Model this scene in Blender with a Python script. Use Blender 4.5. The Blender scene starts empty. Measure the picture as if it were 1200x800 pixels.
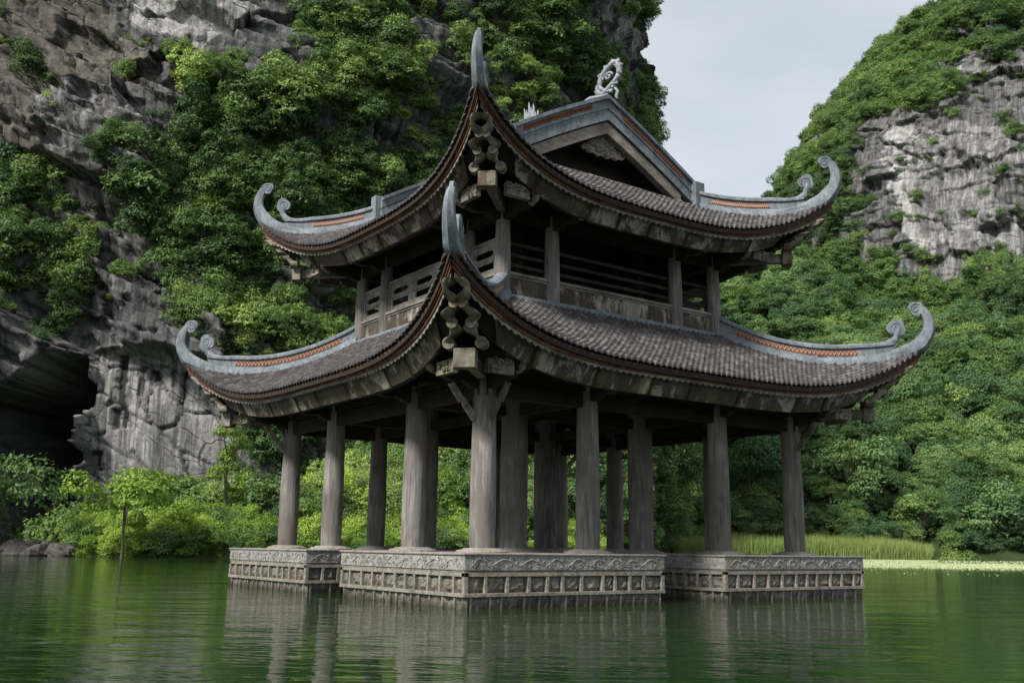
import bpy, math, random
import numpy as np
from mathutils import Matrix, Vector, geometry as mgeo
R = math.radians
random.seed(7); RNG = np.random.default_rng(11)
sc = bpy.context.scene

# ---------------------------------------------------------------- camera
CAM = np.array([-13.0898, -17.4868, 0.911])
YAW, PITCH, ROLL, FPX = 0.9491, 0.2033, 0.0127, 1165.8
_fw = np.array([math.cos(YAW)*math.cos(PITCH), math.sin(YAW)*math.cos(PITCH), math.sin(PITCH)])
_rt = np.array([math.sin(YAW), -math.cos(YAW), 0.0]); _up = np.cross(_rt, _fw)
_cr = _rt*math.cos(ROLL)+_up*math.sin(ROLL); _cu = -_rt*math.sin(ROLL)+_up*math.cos(ROLL)
cam_d = bpy.data.cameras.new('camera'); cam_o = bpy.data.objects.new('camera', cam_d)
sc.collection.objects.link(cam_o)
m = Matrix(((_cr[0], _cu[0], -_fw[0], CAM[0]), (_cr[1], _cu[1], -_fw[1], CAM[1]), (_cr[2], _cu[2], -_fw[2], CAM[2]), (0, 0, 0, 1)))
cam_o.matrix_world = m
cam_d.sensor_width = 36; cam_d.lens = 36*FPX/1200; cam_d.clip_start = .1; cam_d.clip_end = 3000
sc.camera = cam_o

# ---------------------------------------------------------------- world, sun, exposure
SUN_AZ, SUN_EL = R(194), R(43)
world = bpy.data.worlds.new('World'); sc.world = world; world.use_nodes = True
nt = world.node_tree; nt.nodes.clear()
def wn(t, **k):
    n = nt.nodes.new(t)
    for a, b in k.items(): setattr(n, a, b)
    return n
wo = wn('ShaderNodeOutputWorld'); bg = wn('ShaderNodeBackground'); bg.inputs[1].default_value = .088
sky = wn('ShaderNodeTexSky', sky_type='NISHITA', sun_disc=False, sun_elevation=SUN_EL, sun_rotation=R(90)-SUN_AZ)
tc = wn('ShaderNodeTexCoord'); mp = wn('ShaderNodeMapping'); mp.inputs['Scale'].default_value = (1.2, 1.2, 3.2)
nz = wn('ShaderNodeTexNoise'); nz.inputs['Scale'].default_value = 1.6; nz.inputs['Detail'].default_value = 5; nz.inputs['Roughness'].default_value = .5
cr = wn('ShaderNodeValToRGB'); cr.color_ramp.elements[0].position = .3; cr.color_ramp.elements[1].position = .72
cr.color_ramp.elements[0].color = (.56, .62, .67, 1); cr.color_ramp.elements[1].color = (.93, .96, .98, 1)
mx = wn('ShaderNodeMixRGB'); mx.inputs[0].default_value = .86
ml = wn('ShaderNodeMixRGB', blend_type='MULTIPLY'); ml.inputs[0].default_value = 1; ml.inputs[2].default_value = (7.6, 7.6, 7.6, 1)
L = nt.links.new
L(tc.outputs['Generated'], mp.inputs[0]); L(mp.outputs[0], nz.inputs[0]); L(nz.outputs[0], cr.inputs[0])
L(sky.outputs[0], mx.inputs[1]); L(cr.outputs[0], ml.inputs[1]); L(ml.outputs[0], mx.inputs[2]); L(mx.outputs[0], bg.inputs[0]); L(bg.outputs[0], wo.inputs[0])
sd = bpy.data.lights.new('sun', 'SUN'); sd.energy = 4.2; sd.angle = R(11); sd.color = (1, .95, .87)
so = bpy.data.objects.new('sun', sd); sc.collection.objects.link(so)
so.rotation_euler = Vector((-math.cos(SUN_EL)*math.cos(SUN_AZ), -math.cos(SUN_EL)*math.sin(SUN_AZ), -math.sin(SUN_EL))).to_track_quat('-Z', 'Y').to_euler()
sc.view_settings.view_transform = 'Standard'; sc.view_settings.look = 'None'; sc.view_settings.gamma = 1
sc.view_settings.exposure = 0.7
sc.cycles.max_bounces = 6; sc.cycles.diffuse_bounces = 3; sc.cycles.glossy_bounces = 3; sc.cycles.transparent_max_bounces = 6

# ---------------------------------------------------------------- helpers
def project(P):
    d = P-CAM; z = d@_fw
    return 600+FPX*(d@_cr)/z, 400-FPX*(d@_cu)/z, z
def cf(r, f, z=0.0):            # rightward, forward, height in a frame that stands at the view point -> world
    c, s = math.cos(YAW), math.sin(YAW)
    return np.stack([CAM[0]+f*c+r*s, CAM[1]+f*s-r*c, np.zeros_like(np.asarray(r, float))+z], -1)
def in_poly(x, y, poly):
    c = np.zeros(np.shape(x), bool); n = len(poly)
    for i in range(n):
        x1, y1 = poly[i]; x2, y2 = poly[(i+1) % n]
        if y1 == y2: continue
        c ^= ((y1 > y) != (y2 > y)) & (x < (x2-x1)*(y-y1)/(y2-y1)+x1)
    return c
def _h(i, j, k, s):
    n = (i.astype(np.int64)*374761393+j.astype(np.int64)*668265263+k.astype(np.int64)*2147483647+s*974634777) & 0xffffffff
    n = ((n ^ (n >> 13))*1274126177) & 0xffffffff
    return ((n ^ (n >> 16)) & 0xffffff)/float(0xffffff)
def vnoise(P, s=0):
    P = np.asarray(P, float); i = np.floor(P); f = P-i; f = f*f*(3-2*f); i = i.astype(np.int64)
    o = 0
    for a in (0, 1):
        for b in (0, 1):
            for c in (0, 1):
                w = (f[..., 0] if a else 1-f[..., 0])*(f[..., 1] if b else 1-f[..., 1])*(f[..., 2] if c else 1-f[..., 2])
                o = o+w*_h(i[..., 0]+a, i[..., 1]+b, i[..., 2]+c, s)
    return o*2-1
def fbm(P, s=0, o=4, g=.5):
    a, t, q = 1., 0, np.asarray(P, float)
    for k in range(o): t = t+a*vnoise(q, s+k); a *= g; q = q*2.03
    return t
def worley2(x, y, s=0):        # nearest cell id value, distance to the cell edge
    i = np.floor(x).astype(np.int64); j = np.floor(y).astype(np.int64)
    d1 = np.full(x.shape, 9.); d2 = d1.copy(); v = np.zeros(x.shape); z0 = np.zeros_like(i)
    for a in (-1, 0, 1):
        for b in (-1, 0, 1):
            px = i+a+.15+.7*_h(i+a, j+b, z0, s); py = j+b+.15+.7*_h(i+a, j+b, z0+1, s)
            d = np.maximum(abs(px-x), abs(py-y))*.75+.25*np.hypot(px-x, py-y); w = _h(i+a, j+b, z0+2, s)
            n = d < d1
            d2 = np.where(n, d1, np.minimum(d2, d)); v = np.where(n, w, v); d1 = np.where(n, d, d1)
    return v, d2-d1

class MB:
    def __init__(s): s.v = []; s.f = []; s.n = 0; s.a = []
    def add(s, v, f, a=0.):
        s.v.append(np.asarray(v, float).reshape(-1, 3)); s.f += [tuple(i+s.n for i in q) for q in f]
        s.a += [a]*len(f); s.n += len(s.v[-1]); return s
    def box(s, c, d, rz=0, tilt=None, bev=0):
        x, y, z = [q/2 for q in d]
        v = np.array([(a*x, b*y, e*z) for e in (-1, 1) for b in (-1, 1) for a in (-1, 1)])
        if tilt is not None:
            v = v@np.array(Matrix.Rotation(tilt[1], 3, tilt[0]).transposed())
        cc, ss = math.cos(rz), math.sin(rz)
        v = np.stack([v[:, 0]*cc-v[:, 1]*ss, v[:, 0]*ss+v[:, 1]*cc, v[:, 2]], 1)+np.array(c)
        return s.add(v, [(0, 2, 3, 1), (4, 5, 7, 6), (0, 1, 5, 4), (2, 6, 7, 3), (0, 4, 6, 2), (1, 3, 7, 5)])
    def loft(s, rings, cap=True, closed=True, a=0.):
        k = len(rings[0]); v = np.concatenate([np.asarray(r, float) for r in rings]); f = []
        for i in range(len(rings)-1):
            for j in range(k if closed else k-1):
                j2 = (j+1) % k; f.append((i*k+j, i*k+j2, (i+1)*k+j2, (i+1)*k+j))
        if cap and closed: f += [tuple(range(k))[::-1], tuple(range((len(rings)-1)*k, len(rings)*k))]
        return s.add(v, f, a)
    def lathe(s, c, prof, n=24, lobe=0, dx=0, dy=0):
        rings = []
        for r, z in prof:
            rings.append([(c[0]+dx*z+r*math.cos(2*math.pi*i/n)*(1+lobe*math.cos(8*2*math.pi*i/n)), c[1]+dy*z+r*math.sin(2*math.pi*i/n)*(1+lobe*math.cos(8*2*math.pi*i/n)), c[2]+z) for i in range(n)])
        return s.loft(rings)
    def tube(s, path, rad, n=6, flat=1., axis=None):
        path = np.asarray(path, float); N = len(path); rad = np.broadcast_to(rad, (N,)); rings = []
        for i in range(N):
            t = path[min(i+1, N-1)]-path[max(i-1, 0)]; t = t/(np.linalg.norm(t)+1e-9)
            u = np.array(axis, float) if axis is not None else (np.array([0, 0, 1.]) if abs(t[2]) < .9 else np.array([1., 0, 0]))
            w = np.cross(t, u); w /= np.linalg.norm(w)+1e-9; u = np.cross(w, t)
            rings.append([path[i]+rad[i]*(math.cos(2*math.pi*k/n)*w+math.sin(2*math.pi*k/n)*u*flat) for k in range(n)])
        return s.loft(rings)
    def plate(s, poly, th, O, X, Y, holes=()):   # polygon in the X/Y plane, thickness th centred, origin O
        O, X, Y = [np.array(q, float) for q in (O, X, Y)]; N = np.cross(X, Y)
        loops = [poly]+list(holes); tri = mgeo.tessellate_polygon([[Vector((p[0], p[1], 0)) for p in l] for l in loops])
        P = [p for l in loops for p in l]; n = len(P)
        v = [O+X*p[0]+Y*p[1]+N*th/2 for p in P]+[O+X*p[0]+Y*p[1]-N*th/2 for p in P]
        f = [tuple(t) for t in tri]+[(t[2]+n, t[1]+n, t[0]+n) for t in tri]; b = 0
        for l in loops:
            for i in range(len(l)):
                j = (i+1) % len(l); f.append((b+i, b+j, b+j+n, b+i+n))
            b += len(l)
        return s.add(v, f)
    def build(s, name, mat, parent=None, smooth=False, bevel=0, fix=True):
        me = bpy.data.meshes.new(name); me.from_pydata(np.concatenate(s.v).tolist(), [], s.f); 
        at = me.attributes.new('rnd', 'FLOAT', 'FACE'); at.data.foreach_set('value', s.a)
        if fix:
            import bmesh
            b = bmesh.new(); b.from_mesh(me); bmesh.ops.recalc_face_normals(b, faces=b.faces); b.to_mesh(me); b.free()
        me.materials.append(mat)
        if smooth: me.shade_smooth()
        o = bpy.data.objects.new(name, me); sc.collection.objects.link(o)
        if parent: o.parent = parent
        if bevel:
            bm = o.modifiers.new('bevel', 'BEVEL'); bm.width = bevel; bm.segments = 2; bm.limit_method = 'ANGLE'; bm.angle_limit = R(40)
        return o
def smooth_by_angle(o, ang=35):
    me = o.data; me.shade_smooth(); me.set_sharp_from_angle(angle=R(ang))
def thing(name, label, cat, loc=(0, 0, 0), group=None):
    o = bpy.data.objects.new(name, None); sc.collection.objects.link(o); o.location = loc
    return tag(o, label, cat, group)
def tag(o, label, cat, group=None):
    o['label'] = label; o['category'] = cat
    if group: o['group'] = group
    return o
def kind(o, k, label=None, cat=None):
    o['kind'] = k
    if label: o['label'] = label
    if cat: o['category'] = cat
    return o
def clone(o, parent=None, rz=0, loc=None):
    c = o.copy(); sc.collection.objects.link(c)
    if parent: c.parent = parent
    c.rotation_euler = (0, 0, o.rotation_euler[2]+rz)
    if loc is not None: c.location = loc
    for ch in list(o.children):
        d = ch.copy(); sc.collection.objects.link(d); d.parent = c
    return c

# ---------------------------------------------------------------- materials
class Mat:
    def __init__(s, name, rough=.8, spec=.3):
        s.m = bpy.data.materials.new(name); s.m.use_nodes = True; s.t = s.m.node_tree; s.t.nodes.clear()
        s.out = s.n('ShaderNodeOutputMaterial'); s.p = s.n('ShaderNodeBsdfPrincipled')
        s.p.inputs['Roughness'].default_value = rough; s.p.inputs['Specular IOR Level'].default_value = spec
        s.l(s.p.outputs[0], s.out.inputs[0])
    def n(s, t, **k):
        n = s.t.nodes.new(t)
        for a, b in k.items(): setattr(n, a, b)
        return n
    def l(s, a, b): s.t.links.new(a, b)
    def co(s, kindc='Object', scale=(1, 1, 1), loc=(0, 0, 0), rot=(0, 0, 0)):
        if kindc == 'World': o = s.n('ShaderNodeNewGeometry').outputs['Position']
        else: o = s.n('ShaderNodeTexCoord').outputs[kindc]
        mpn = s.n('ShaderNodeMapping'); mpn.inputs['Scale'].default_value = scale; mpn.inputs['Location'].default_value = loc; mpn.inputs['Rotation'].default_value = rot
        s.l(o, mpn.inputs[0]); return mpn.outputs[0]
    def noise(s, co, scale=1, detail=5, rough=.55, dist=0):
        n = s.n('ShaderNodeTexNoise'); n.inputs['Scale'].default_value = scale; n.inputs['Detail'].default_value = detail
        n.inputs['Roughness'].default_value = rough; n.inputs['Distortion'].default_value = dist; s.l(co, n.inputs[0]); return n.outputs[0]
    def ramp(s, f, stops, interp='LINEAR'):
        r = s.n('ShaderNodeValToRGB'); cr = r.color_ramp; cr.interpolation = interp
        while len(cr.elements) < len(stops): cr.elements.new(.5)
        for e, (p, c) in zip(cr.elements, stops):
            e.position = p; e.color = (c, c, c, 1) if not isinstance(c, tuple) else (*c, 1)
        s.l(f, r.inputs[0]); return r.outputs[0]
    def mix(s, f, a, b, mode='MIX'):
        m = s.n('ShaderNodeMixRGB', blend_type=mode)
        for q, v in ((0, f), (1, a), (2, b)):
            if hasattr(v, 'links'): s.l(v, m.inputs[q])
            elif q == 0: m.inputs[0].default_value = v
            else: m.inputs[q].default_value = (v, v, v, 1) if not isinstance(v, tuple) else (*v, 1)
        return m.outputs[0]
    def math(s, op, a, b=0.):
        m = s.n('ShaderNodeMath', operation=op)
        for q, v in ((0, a), (1, b)):
            if hasattr(v, 'links'): s.l(v, m.inputs[q])
            else: m.inputs[q].default_value = v
        return m.outputs[0]
    def attr(s, name, t='GEOMETRY'):
        a = s.n('ShaderNodeAttribute', attribute_name=name, attribute_type=t); return a.outputs['Fac']
    def base(s, c): s.l(c, s.p.inputs['Base Color']); return s
    def bump(s, h, st=.3, d=.02):
        b = s.n('ShaderNodeBump'); b.inputs['Strength'].default_value = st; b.inputs['Distance'].default_value = d
        s.l(h, b.inputs['Height']); s.l(b.outputs[0], s.p.inputs['Normal']); return s

def wood(name, c1, c2, c3, grain=(9, 9, .7), stain=None, moss=0., rough=.85):
    w = Mat(name, rough); oi = w.n('ShaderNodeObjectInfo')
    def shift(v):
        a_ = w.n('ShaderNodeVectorMath', operation='ADD'); w.l(v, a_.inputs[0]); k_ = w.math('MULTIPLY', oi.outputs['Random'], 37.); w.l(k_, a_.inputs[1]); return a_.outputs[0]
    co = shift(w.co(scale=grain)); g = w.noise(co, 2.2, 8, .65, .3)
    big = w.noise(shift(w.co(scale=(1, 1, .6))), 1.1, 4, .6)
    c = w.ramp(g, [(.3, c1), (.52, c2), (.75, c3)])
    c = w.mix(w.ramp(big, [(.35, 1.), (.62, .0)]), c, w.mix(1., c, .45, 'MULTIPLY'))
    if stain:
        st = w.noise(shift(w.co(scale=(1.6, 1.6, .5), loc=(3, 7, 1))), 1.7, 6, .7, .6)
        c = w.mix(w.ramp(st, [(.52, 0.), (.6, .85)]), c, stain)
    if moss:
        ms = w.noise(w.co(loc=(9, 2, 4)), 1.9, 6, .7)
        c = w.mix(w.math('MULTIPLY', w.ramp(ms, [(.48, 0.), (.62, 1.)]), moss), c, (.12, .15, .065))
    w.base(c); w.bump(g, .5, .015); return w.m
M = {}
M['column'] = wood('weathered_column_wood', (.085, .080, .075), (.19, .18, .168), (.31, .298, .28), stain=(.13, .112, .098))
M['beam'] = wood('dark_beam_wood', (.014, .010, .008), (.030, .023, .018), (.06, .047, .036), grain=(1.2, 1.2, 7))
def mk_board():
    w = Mat('patchy_pale_board_wood', .85); co = w.co(scale=(1, 1, 3)); g = w.noise(w.co(scale=(3, 3, .8)), 3., 8, .7)
    c = w.ramp(g, [(.3, (.12, .108, .086)), (.55, (.26, .235, .195)), (.75, (.42, .39, .33))])
    a = w.noise(w.co(scale=(1.5, 1.5, .35), loc=(3, 7, 1)), 1.5, 7, .75, .5)
    c = w.mix(w.ramp(a, [(.44, 0.), (.50, .92)]), c, (.035, .024, .016))
    b = w.noise(w.co(loc=(9, 2, 4)), 2.3, 6, .7); c = w.mix(w.ramp(b, [(.5, 0.), (.66, .45)]), c, (.13, .15, .075))
    w.base(c); w.bump(a, .5, .02); return w.m
M['board'] = mk_board()
M['carve'] = wood('carved_bracket_wood', (.10, .08, .06), (.21, .185, .15), (.36, .33, .28), grain=(3, 3, 3), stain=(.06, .035, .022), moss=.25)
M['barge'] = wood('grey_bargeboard_wood', (.14, .12, .10), (.26, .23, .19), (.38, .35, .31), grain=(1.5, 1.5, 8))
M['rail'] = wood('grey_railing_wood', (.11, .10, .085), (.23, .21, .185), (.36, .34, .30), grain=(2, 2, 6))
def mk_ridge():
    w = Mat('blue_grey_ridge_plaster', .75, .3); n = w.noise(w.co(), 2.3, 8, .7); f = w.noise(w.co(scale=(1, 1, .4)), 14, 5, .7)
    c = w.ramp(n, [(.3, (.085, .103, .122)), (.5, (.150, .178, .205)), (.7, (.22, .25, .275))])
    c = w.mix(w.ramp(f, [(.38, .6), (.58, 0.)]), c, (.055, .062, .068)); s2 = w.noise(w.co(scale=(5, 5, .7)), 1.6, 7, .75, .5); c = w.mix(w.ramp(s2, [(.52, 0.), (.66, .6)]), c, (.06, .066, .07)); s3 = w.noise(w.co(loc=(5, 5, 5)), 5.5, 6, .8); c = w.mix(w.ramp(s3, [(.58, 0.), (.68, .35)]), c, (.30, .31, .31)); w.base(c); w.bump(f, .4, .012); return w.m
M['ridge'] = mk_ridge()
def mk_orn():
    w = Mat('pale_ornament_plaster', .8); n = w.noise(w.co(), 9, 6, .7)
    w.base(w.ramp(n, [(.3, (.12, .13, .15)), (.6, (.25, .27, .30))])); w.bump(n, .3, .01); return w.m
M['orn'] = mk_orn()
def mk_tile():
    w = Mat('weathered_roof_tile', .72, .35); r = w.attr('rnd'); n = w.noise(w.co(), 3.1, 6, .7); f = w.noise(w.co(), 38, 4, .7)
    c = w.ramp(r, [(0., (.030, .026, .027)), (.35, (.048, .044, .046)), (.75, (.070, .065, .068)), (1., (.12, .112, .115))])
    c = w.mix(w.ramp(n, [(.5, 0.), (.68, .55)]), c, (.17, .16, .155)); c = w.mix(w.ramp(n, [(.3, .6), (.45, 0.)]), c, (.05, .035, .03))
    c = w.mix(w.ramp(f, [(.4, .35), (.6, 0.)]), c, (.03, .025, .025)); w.base(c); w.bump(f, .4, .008); return w.m
M['tile'] = mk_tile()
def mk_band():
    w = Mat('rusty_eave_moulding', .8); n = w.noise(w.co(), 5, 7, .7)
    w.base(w.ramp(n, [(.28, (.03, .014, .008)), (.5, (.12, .048, .022)), (.72, (.26, .12, .06))])); w.bump(n, .4, .01); return w.m
M['band'] = mk_band()
def mk_terra():
    w = Mat('terracotta', .8); n = w.noise(w.co(), 12, 5, .7)
    w.base(w.ramp(n, [(.3, (.10, .028, .014)), (.7, (.27, .085, .042))])); return w.m
M['terra'] = mk_terra()
def flat(name, c, rough=.8):
    w = Mat(name, rough); n = w.noise(w.co(), 9, 5, .6); w.base(w.mix(w.ramp(n, [(.3, .0), (.7, .5)]), c, tuple(q*.55 for q in c))); return w.m
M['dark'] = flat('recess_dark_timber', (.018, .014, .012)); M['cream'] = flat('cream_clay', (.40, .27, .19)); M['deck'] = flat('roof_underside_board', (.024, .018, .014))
def stone(name, a, b, cdark, wet=True):
    w = Mat(name, .88, .3); n = w.noise(w.co(), 2.2, 8, .72); f = w.noise(w.co(), 22, 6, .75)
    c = w.ramp(n, [(.3, a), (.7, b)]); c = w.mix(w.ramp(f, [(.38, .85), (.58, 0.)]), c, cdark); g2 = w.noise(w.co(scale=(1, 1, .5), loc=(8, 1, 2)), 4.5, 8, .75, .4); c = w.mix(w.ramp(g2, [(.52, 0.), (.62, .7)]), c, cdark)
    ms = w.noise(w.co(scale=(1, 1, 2.5), loc=(4, 4, 4)), 1.9, 6, .7)
    c = w.mix(w.ramp(ms, [(.5, 0.), (.66, .5)]), c, (.17, .14, .09))
    if wet:
        z = w.n('ShaderNodeSeparateXYZ'); w.l(w.n('ShaderNodeNewGeometry').outputs['Position'], z.inputs[0])
        zz = w.math('ADD', z.outputs[2], w.math('MULTIPLY', w.math('SUBTRACT', n, .5), .3))
        c = w.mix(w.ramp(zz, [(.0, .85), (.06, .6), (.13, .1), (.25, 0.)]), c, (.030, .027, .017))
    w.base(c); w.bump(f, .6, .02); return w.m
M['frieze'] = stone('pale_carved_stone', (.225, .222, .215), (.365, .36, .345), (.11, .105, .098), False)
M['pier'] = stone('warm_weathered_stone', (.20, .185, .16), (.33, .31, .27), (.085, .075, .06))
M['infill'] = stone('rough_dark_infill_stone', (.13, .122, .108), (.27, .25, .22), (.045, .04, .034))
M['floor'] = stone('paved_stone_top', (.24, .22, .20), (.36, .34, .31), (.12, .11, .10), False)

def mk_leaf(name, dark, mid, light, sat=1.):
    w = Mat(name, .55, .25); t = w.attr('tint', 'INSTANCER'); lf = w.attr('leaf')
    n = w.noise(w.co('World'), .11, 3, .6)
    v = w.math('ADD', w.math('ADD', w.math('MULTIPLY', t, .55), w.math('MULTIPLY', lf, .35)), w.math('MULTIPLY', w.math('SUBTRACT', n, .5), .7))
    c = w.ramp(v, [(0.05, dark), (.45, mid), (.95, light)])
    w.base(c)
    tr = w.n('ShaderNodeBsdfTranslucent'); w.l(w.mix(1., c, (1., 1.1, .6), 'MULTIPLY'), tr.inputs[0])
    ms = w.n('ShaderNodeMixShader'); ms.inputs[0].default_value = .3
    w.l(w.p.outputs[0], ms.inputs[1]); w.l(tr.outputs[0], ms.inputs[2]); w.l(ms.outputs[0], w.out.inputs[0])
    w.p.inputs['Roughness'].default_value = .6
    return w.m
M['leaf'] = mk_leaf('jungle_leaves', (.032, .078, .030), (.115, .20, .060), (.30, .40, .11))
M['bright'] = mk_leaf('bright_bank_leaves', (.06, .12, .02), (.19, .30, .045), (.40, .52, .10))
M['deep'] = mk_leaf('deep_green_leaves', (.034, .085, .040), (.11, .205, .078), (.25, .36, .12))
M['reed'] = mk_leaf('reed_leaves', (.09, .15, .04), (.21, .28, .085), (.38, .43, .16))
M['lily'] = mk_leaf('pale_water_weed', (.34, .42, .20), (.52, .58, .34), (.68, .70, .52))
M['bark'] = wood('tree_bark', (.05, .04, .03), (.11, .09, .07), (.2, .17, .13))

def mk_rock(name, blk, streak=1.):
    w = Mat(name, .92, .2)
    co = w.co('World'); big = w.noise(co, .06, 6, .65); n = w.noise(co, .5, 8, .72, .2); f = w.noise(co, 3.0, 8, .78)
    cmb = w.n('ShaderNodeCombineXYZ'); w.l(w.attr('su'), cmb.inputs[0]); w.l(w.attr('sb'), cmb.inputs[1]); uv = cmb.outputs[0]
    def uvn(sx, sy, sc_, det=6, r=.7, dist=.3):
        mp_ = w.n('ShaderNodeMapping'); mp_.inputs['Scale'].default_value = (sx, sy, 1); w.l(uv, mp_.inputs[0]); return w.noise(mp_.outputs[0], sc_, det, r, dist)
    st = uvn(.9, .07, 1.3, 8, .75); bed = uvn(.05, 1.1/blk, 1.6, 6, .7, .6)
    mpv = w.n('ShaderNodeMapping'); mpv.inputs['Scale'].default_value = (.13/blk, .36/blk, 1)
    add = w.n('ShaderNodeVectorMath', operation='ADD'); nv = w.n('ShaderNodeTexNoise'); nv.inputs['Scale'].default_value = .22/blk; w.l(uv, nv.inputs[0]); sc2 = w.n('ShaderNodeVectorMath', operation='SCALE'); sc2.inputs['Scale'].default_value = 1.7*blk
    w.l(nv.outputs['Color'], sc2.inputs[0]); w.l(uv, add.inputs[0]); w.l(sc2.outputs[0], add.inputs[1]); w.l(add.outputs[0], mpv.inputs[0])
    vo = w.n('ShaderNodeTexVoronoi', feature='DISTANCE_TO_EDGE'); vo.inputs['Scale'].default_value = 1.; w.l(mpv.outputs[0], vo.inputs[0])
    vc = w.n('ShaderNodeTexVoronoi'); vc.inputs['Scale'].default_value = 1.; w.l(mpv.outputs[0], vc.inputs[0])
    line = w.ramp(vo.outputs['Distance'], [(.0, 1.), (.008, .8), (.02, 0.)])
    line = w.math('MULTIPLY', line, w.ramp(n, [(.44, 0.), (.56, .85)]))
    c = w.ramp(n, [(.25, (.055, .056, .060)), (.5, (.125, .126, .130)), (.78, (.23, .228, .225))])
    sp = w.n('ShaderNodeSeparateColor'); w.l(vc.outputs['Color'], sp.inputs[0]); c = w.mix(w.math('MULTIPLY', sp.outputs[0], .35), c, (.20, .20, .20))
    c = w.mix(w.ramp(bed, [(.40, .55), (.52, 0.)]), c, (.04, .04, .042))
    c = w.mix(w.ramp(big, [(.48, 0.), (.68, .4)]), c, (.15, .138, .115))
    pale = w.attr('pale')
    pn = w.math('ADD', w.math('MULTIPLY', uvn(.35, .16, 1., 7, .7, .5), .8), w.math('MULTIPLY', pale, .6)); pv = w.math('MULTIPLY', w.ramp(pn, [(.66, 0.), (.84, 1.)]), w.ramp(pale, [(0., 0.), (.3, 1.)]))
    c = w.mix(pv, c, w.ramp(n, [(.3, (.235, .23, .225)), (.7, (.44, .432, .42))]))
    c = w.mix(w.math('MULTIPLY', w.ramp(st, [(.42, .95*streak), (.55, 0.)]), w.math('SUBTRACT', 1., w.math('MULTIPLY', pale, .4))), c, (.035, .036, .040))
    c = w.mix(w.ramp(f, [(.38, .6), (.52, 0.)]), c, (.05, .05, .05))
    dry = w.attr('dry'); dn = w.noise(w.co('World', scale=(1, 1, .5)), 1.6, 7, .8)
    c = w.mix(w.math('MULTIPLY', dry, w.ramp(dn, [(.38, .2), (.55, .95)])), c, w.ramp(f, [(.3, (.055, .048, .038)), (.7, (.17, .15, .122))]))
    c = w.mix(w.math('MAXIMUM', w.attr('crack'), line), c, (.018, .018, .018))
    w.base(c); h = w.math('ADD', w.math('MULTIPLY', f, .55), w.math('MULTIPLY', n, .35)); h = w.math('SUBTRACT', h, w.math('MULTIPLY', line, .5))
    w.bump(h, .9, .22); return w.m
M['rock'] = mk_rock('limestone_rock', 1.); M['rock_far'] = mk_rock('far_limestone_rock', 2.2, .9)
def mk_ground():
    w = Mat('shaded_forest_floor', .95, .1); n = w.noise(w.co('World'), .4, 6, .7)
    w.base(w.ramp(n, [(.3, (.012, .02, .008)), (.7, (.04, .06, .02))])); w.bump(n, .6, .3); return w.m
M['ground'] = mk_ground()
def mk_water():
    w = Mat('green_lake_water', .045, .5); w.p.inputs['IOR'].default_value = 1.33
    n = w.noise(w.co('World'), .12, 3, .5)
    w.base(w.ramp(n, [(.3, (.007, .022, .006)), (.7, (.013, .036, .009))]))
    def turned(ang, sx, sy):      # turn first, then stretch, so crests lie across the lake
        v = w.co('World', rot=(0, 0, ang)); m2 = w.n('ShaderNodeMapping'); m2.inputs['Scale'].default_value = (sx, sy, 1); w.l(v, m2.inputs[0]); return m2.outputs[0]
    yaw = YAW
    a = w.noise(turned(-yaw+.1, 2.4, .8), 1.25, 3, .55, .5)
    b = w.noise(turned(-yaw-.25, 1.2, .5), .55, 2, .5, .4)
    c = w.noise(turned(-yaw+.5, 2.2, 1.2), 3.2, 3, .6, .3)
    patch = w.ramp(w.noise(w.co('World', scale=(1, 1, 1)), .11, 3, .6), [(.38, .5), (.62, 1.)])
    h = w.math('MULTIPLY', w.math('ADD', w.math('ADD', w.math('MULTIPLY', a, .55), b), w.math('MULTIPLY', c, .10)), patch)
    w.bump(h, .6, .066); return w.m
M['water'] = mk_water()

# ================================================================ SETTING
mb = MB(); g = cf(np.array([-900, 900, 900, -900.]), np.array([-600, -600, 2200, 2200.]), -2.2); mb.add(g, [(0, 1, 2, 3)])
kind(mb.build('ground', M['ground']), 'structure', 'dark green ground sheet under lake and hills')
mb = MB(); g = cf(np.array([-400, 400, 400, -400.]), np.array([-200, -200, 500, 500.]), 0.); mb.add(g, [(0, 1, 2, 3)])
kind(mb.build('water', M['water']), 'structure', 'calm green lake with small ripples and reflections')

def gridmesh(name, V, mat, attrs=None, smooth=True):
    a, b = V.shape[:2]; idx = np.arange(a*b).reshape(a, b)
    F = np.stack([idx[:-1, :-1], idx[1:, :-1], idx[1:, 1:], idx[:-1, 1:]], -1).reshape(-1, 4)
    me = bpy.data.meshes.new(name); me.vertices.add(a*b); me.vertices.foreach_set('co', V.reshape(-1).astype(np.float32))
    me.loops.add(F.size); me.loops.foreach_set('vertex_index', F.reshape(-1).astype(np.int32))
    me.polygons.add(len(F)); me.polygons.foreach_set('loop_start', np.arange(0, F.size, 4, dtype=np.int32))
    me.update(calc_edges=True)
    for k, v in (attrs or {}).items():
        at = me.attributes.new(k, 'FLOAT', 'POINT'); at.data.foreach_set('value', np.ascontiguousarray(v.reshape(-1), np.float32))
    me.materials.append(mat)
    if smooth: me.shade_smooth()
    o = bpy.data.objects.new(name, me); sc.collection.objects.link(o); return o
def nrm(V):
    du = np.gradient(V, axis=0); dv = np.gradient(V, axis=1); n = np.cross(dv, du)
    return n/(np.linalg.norm(n, axis=-1, keepdims=True)+1e-9)

def interp(x, pts):
    p = np.array(pts, float); return np.interp(x, p[:, 0], p[:, 1])
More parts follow.
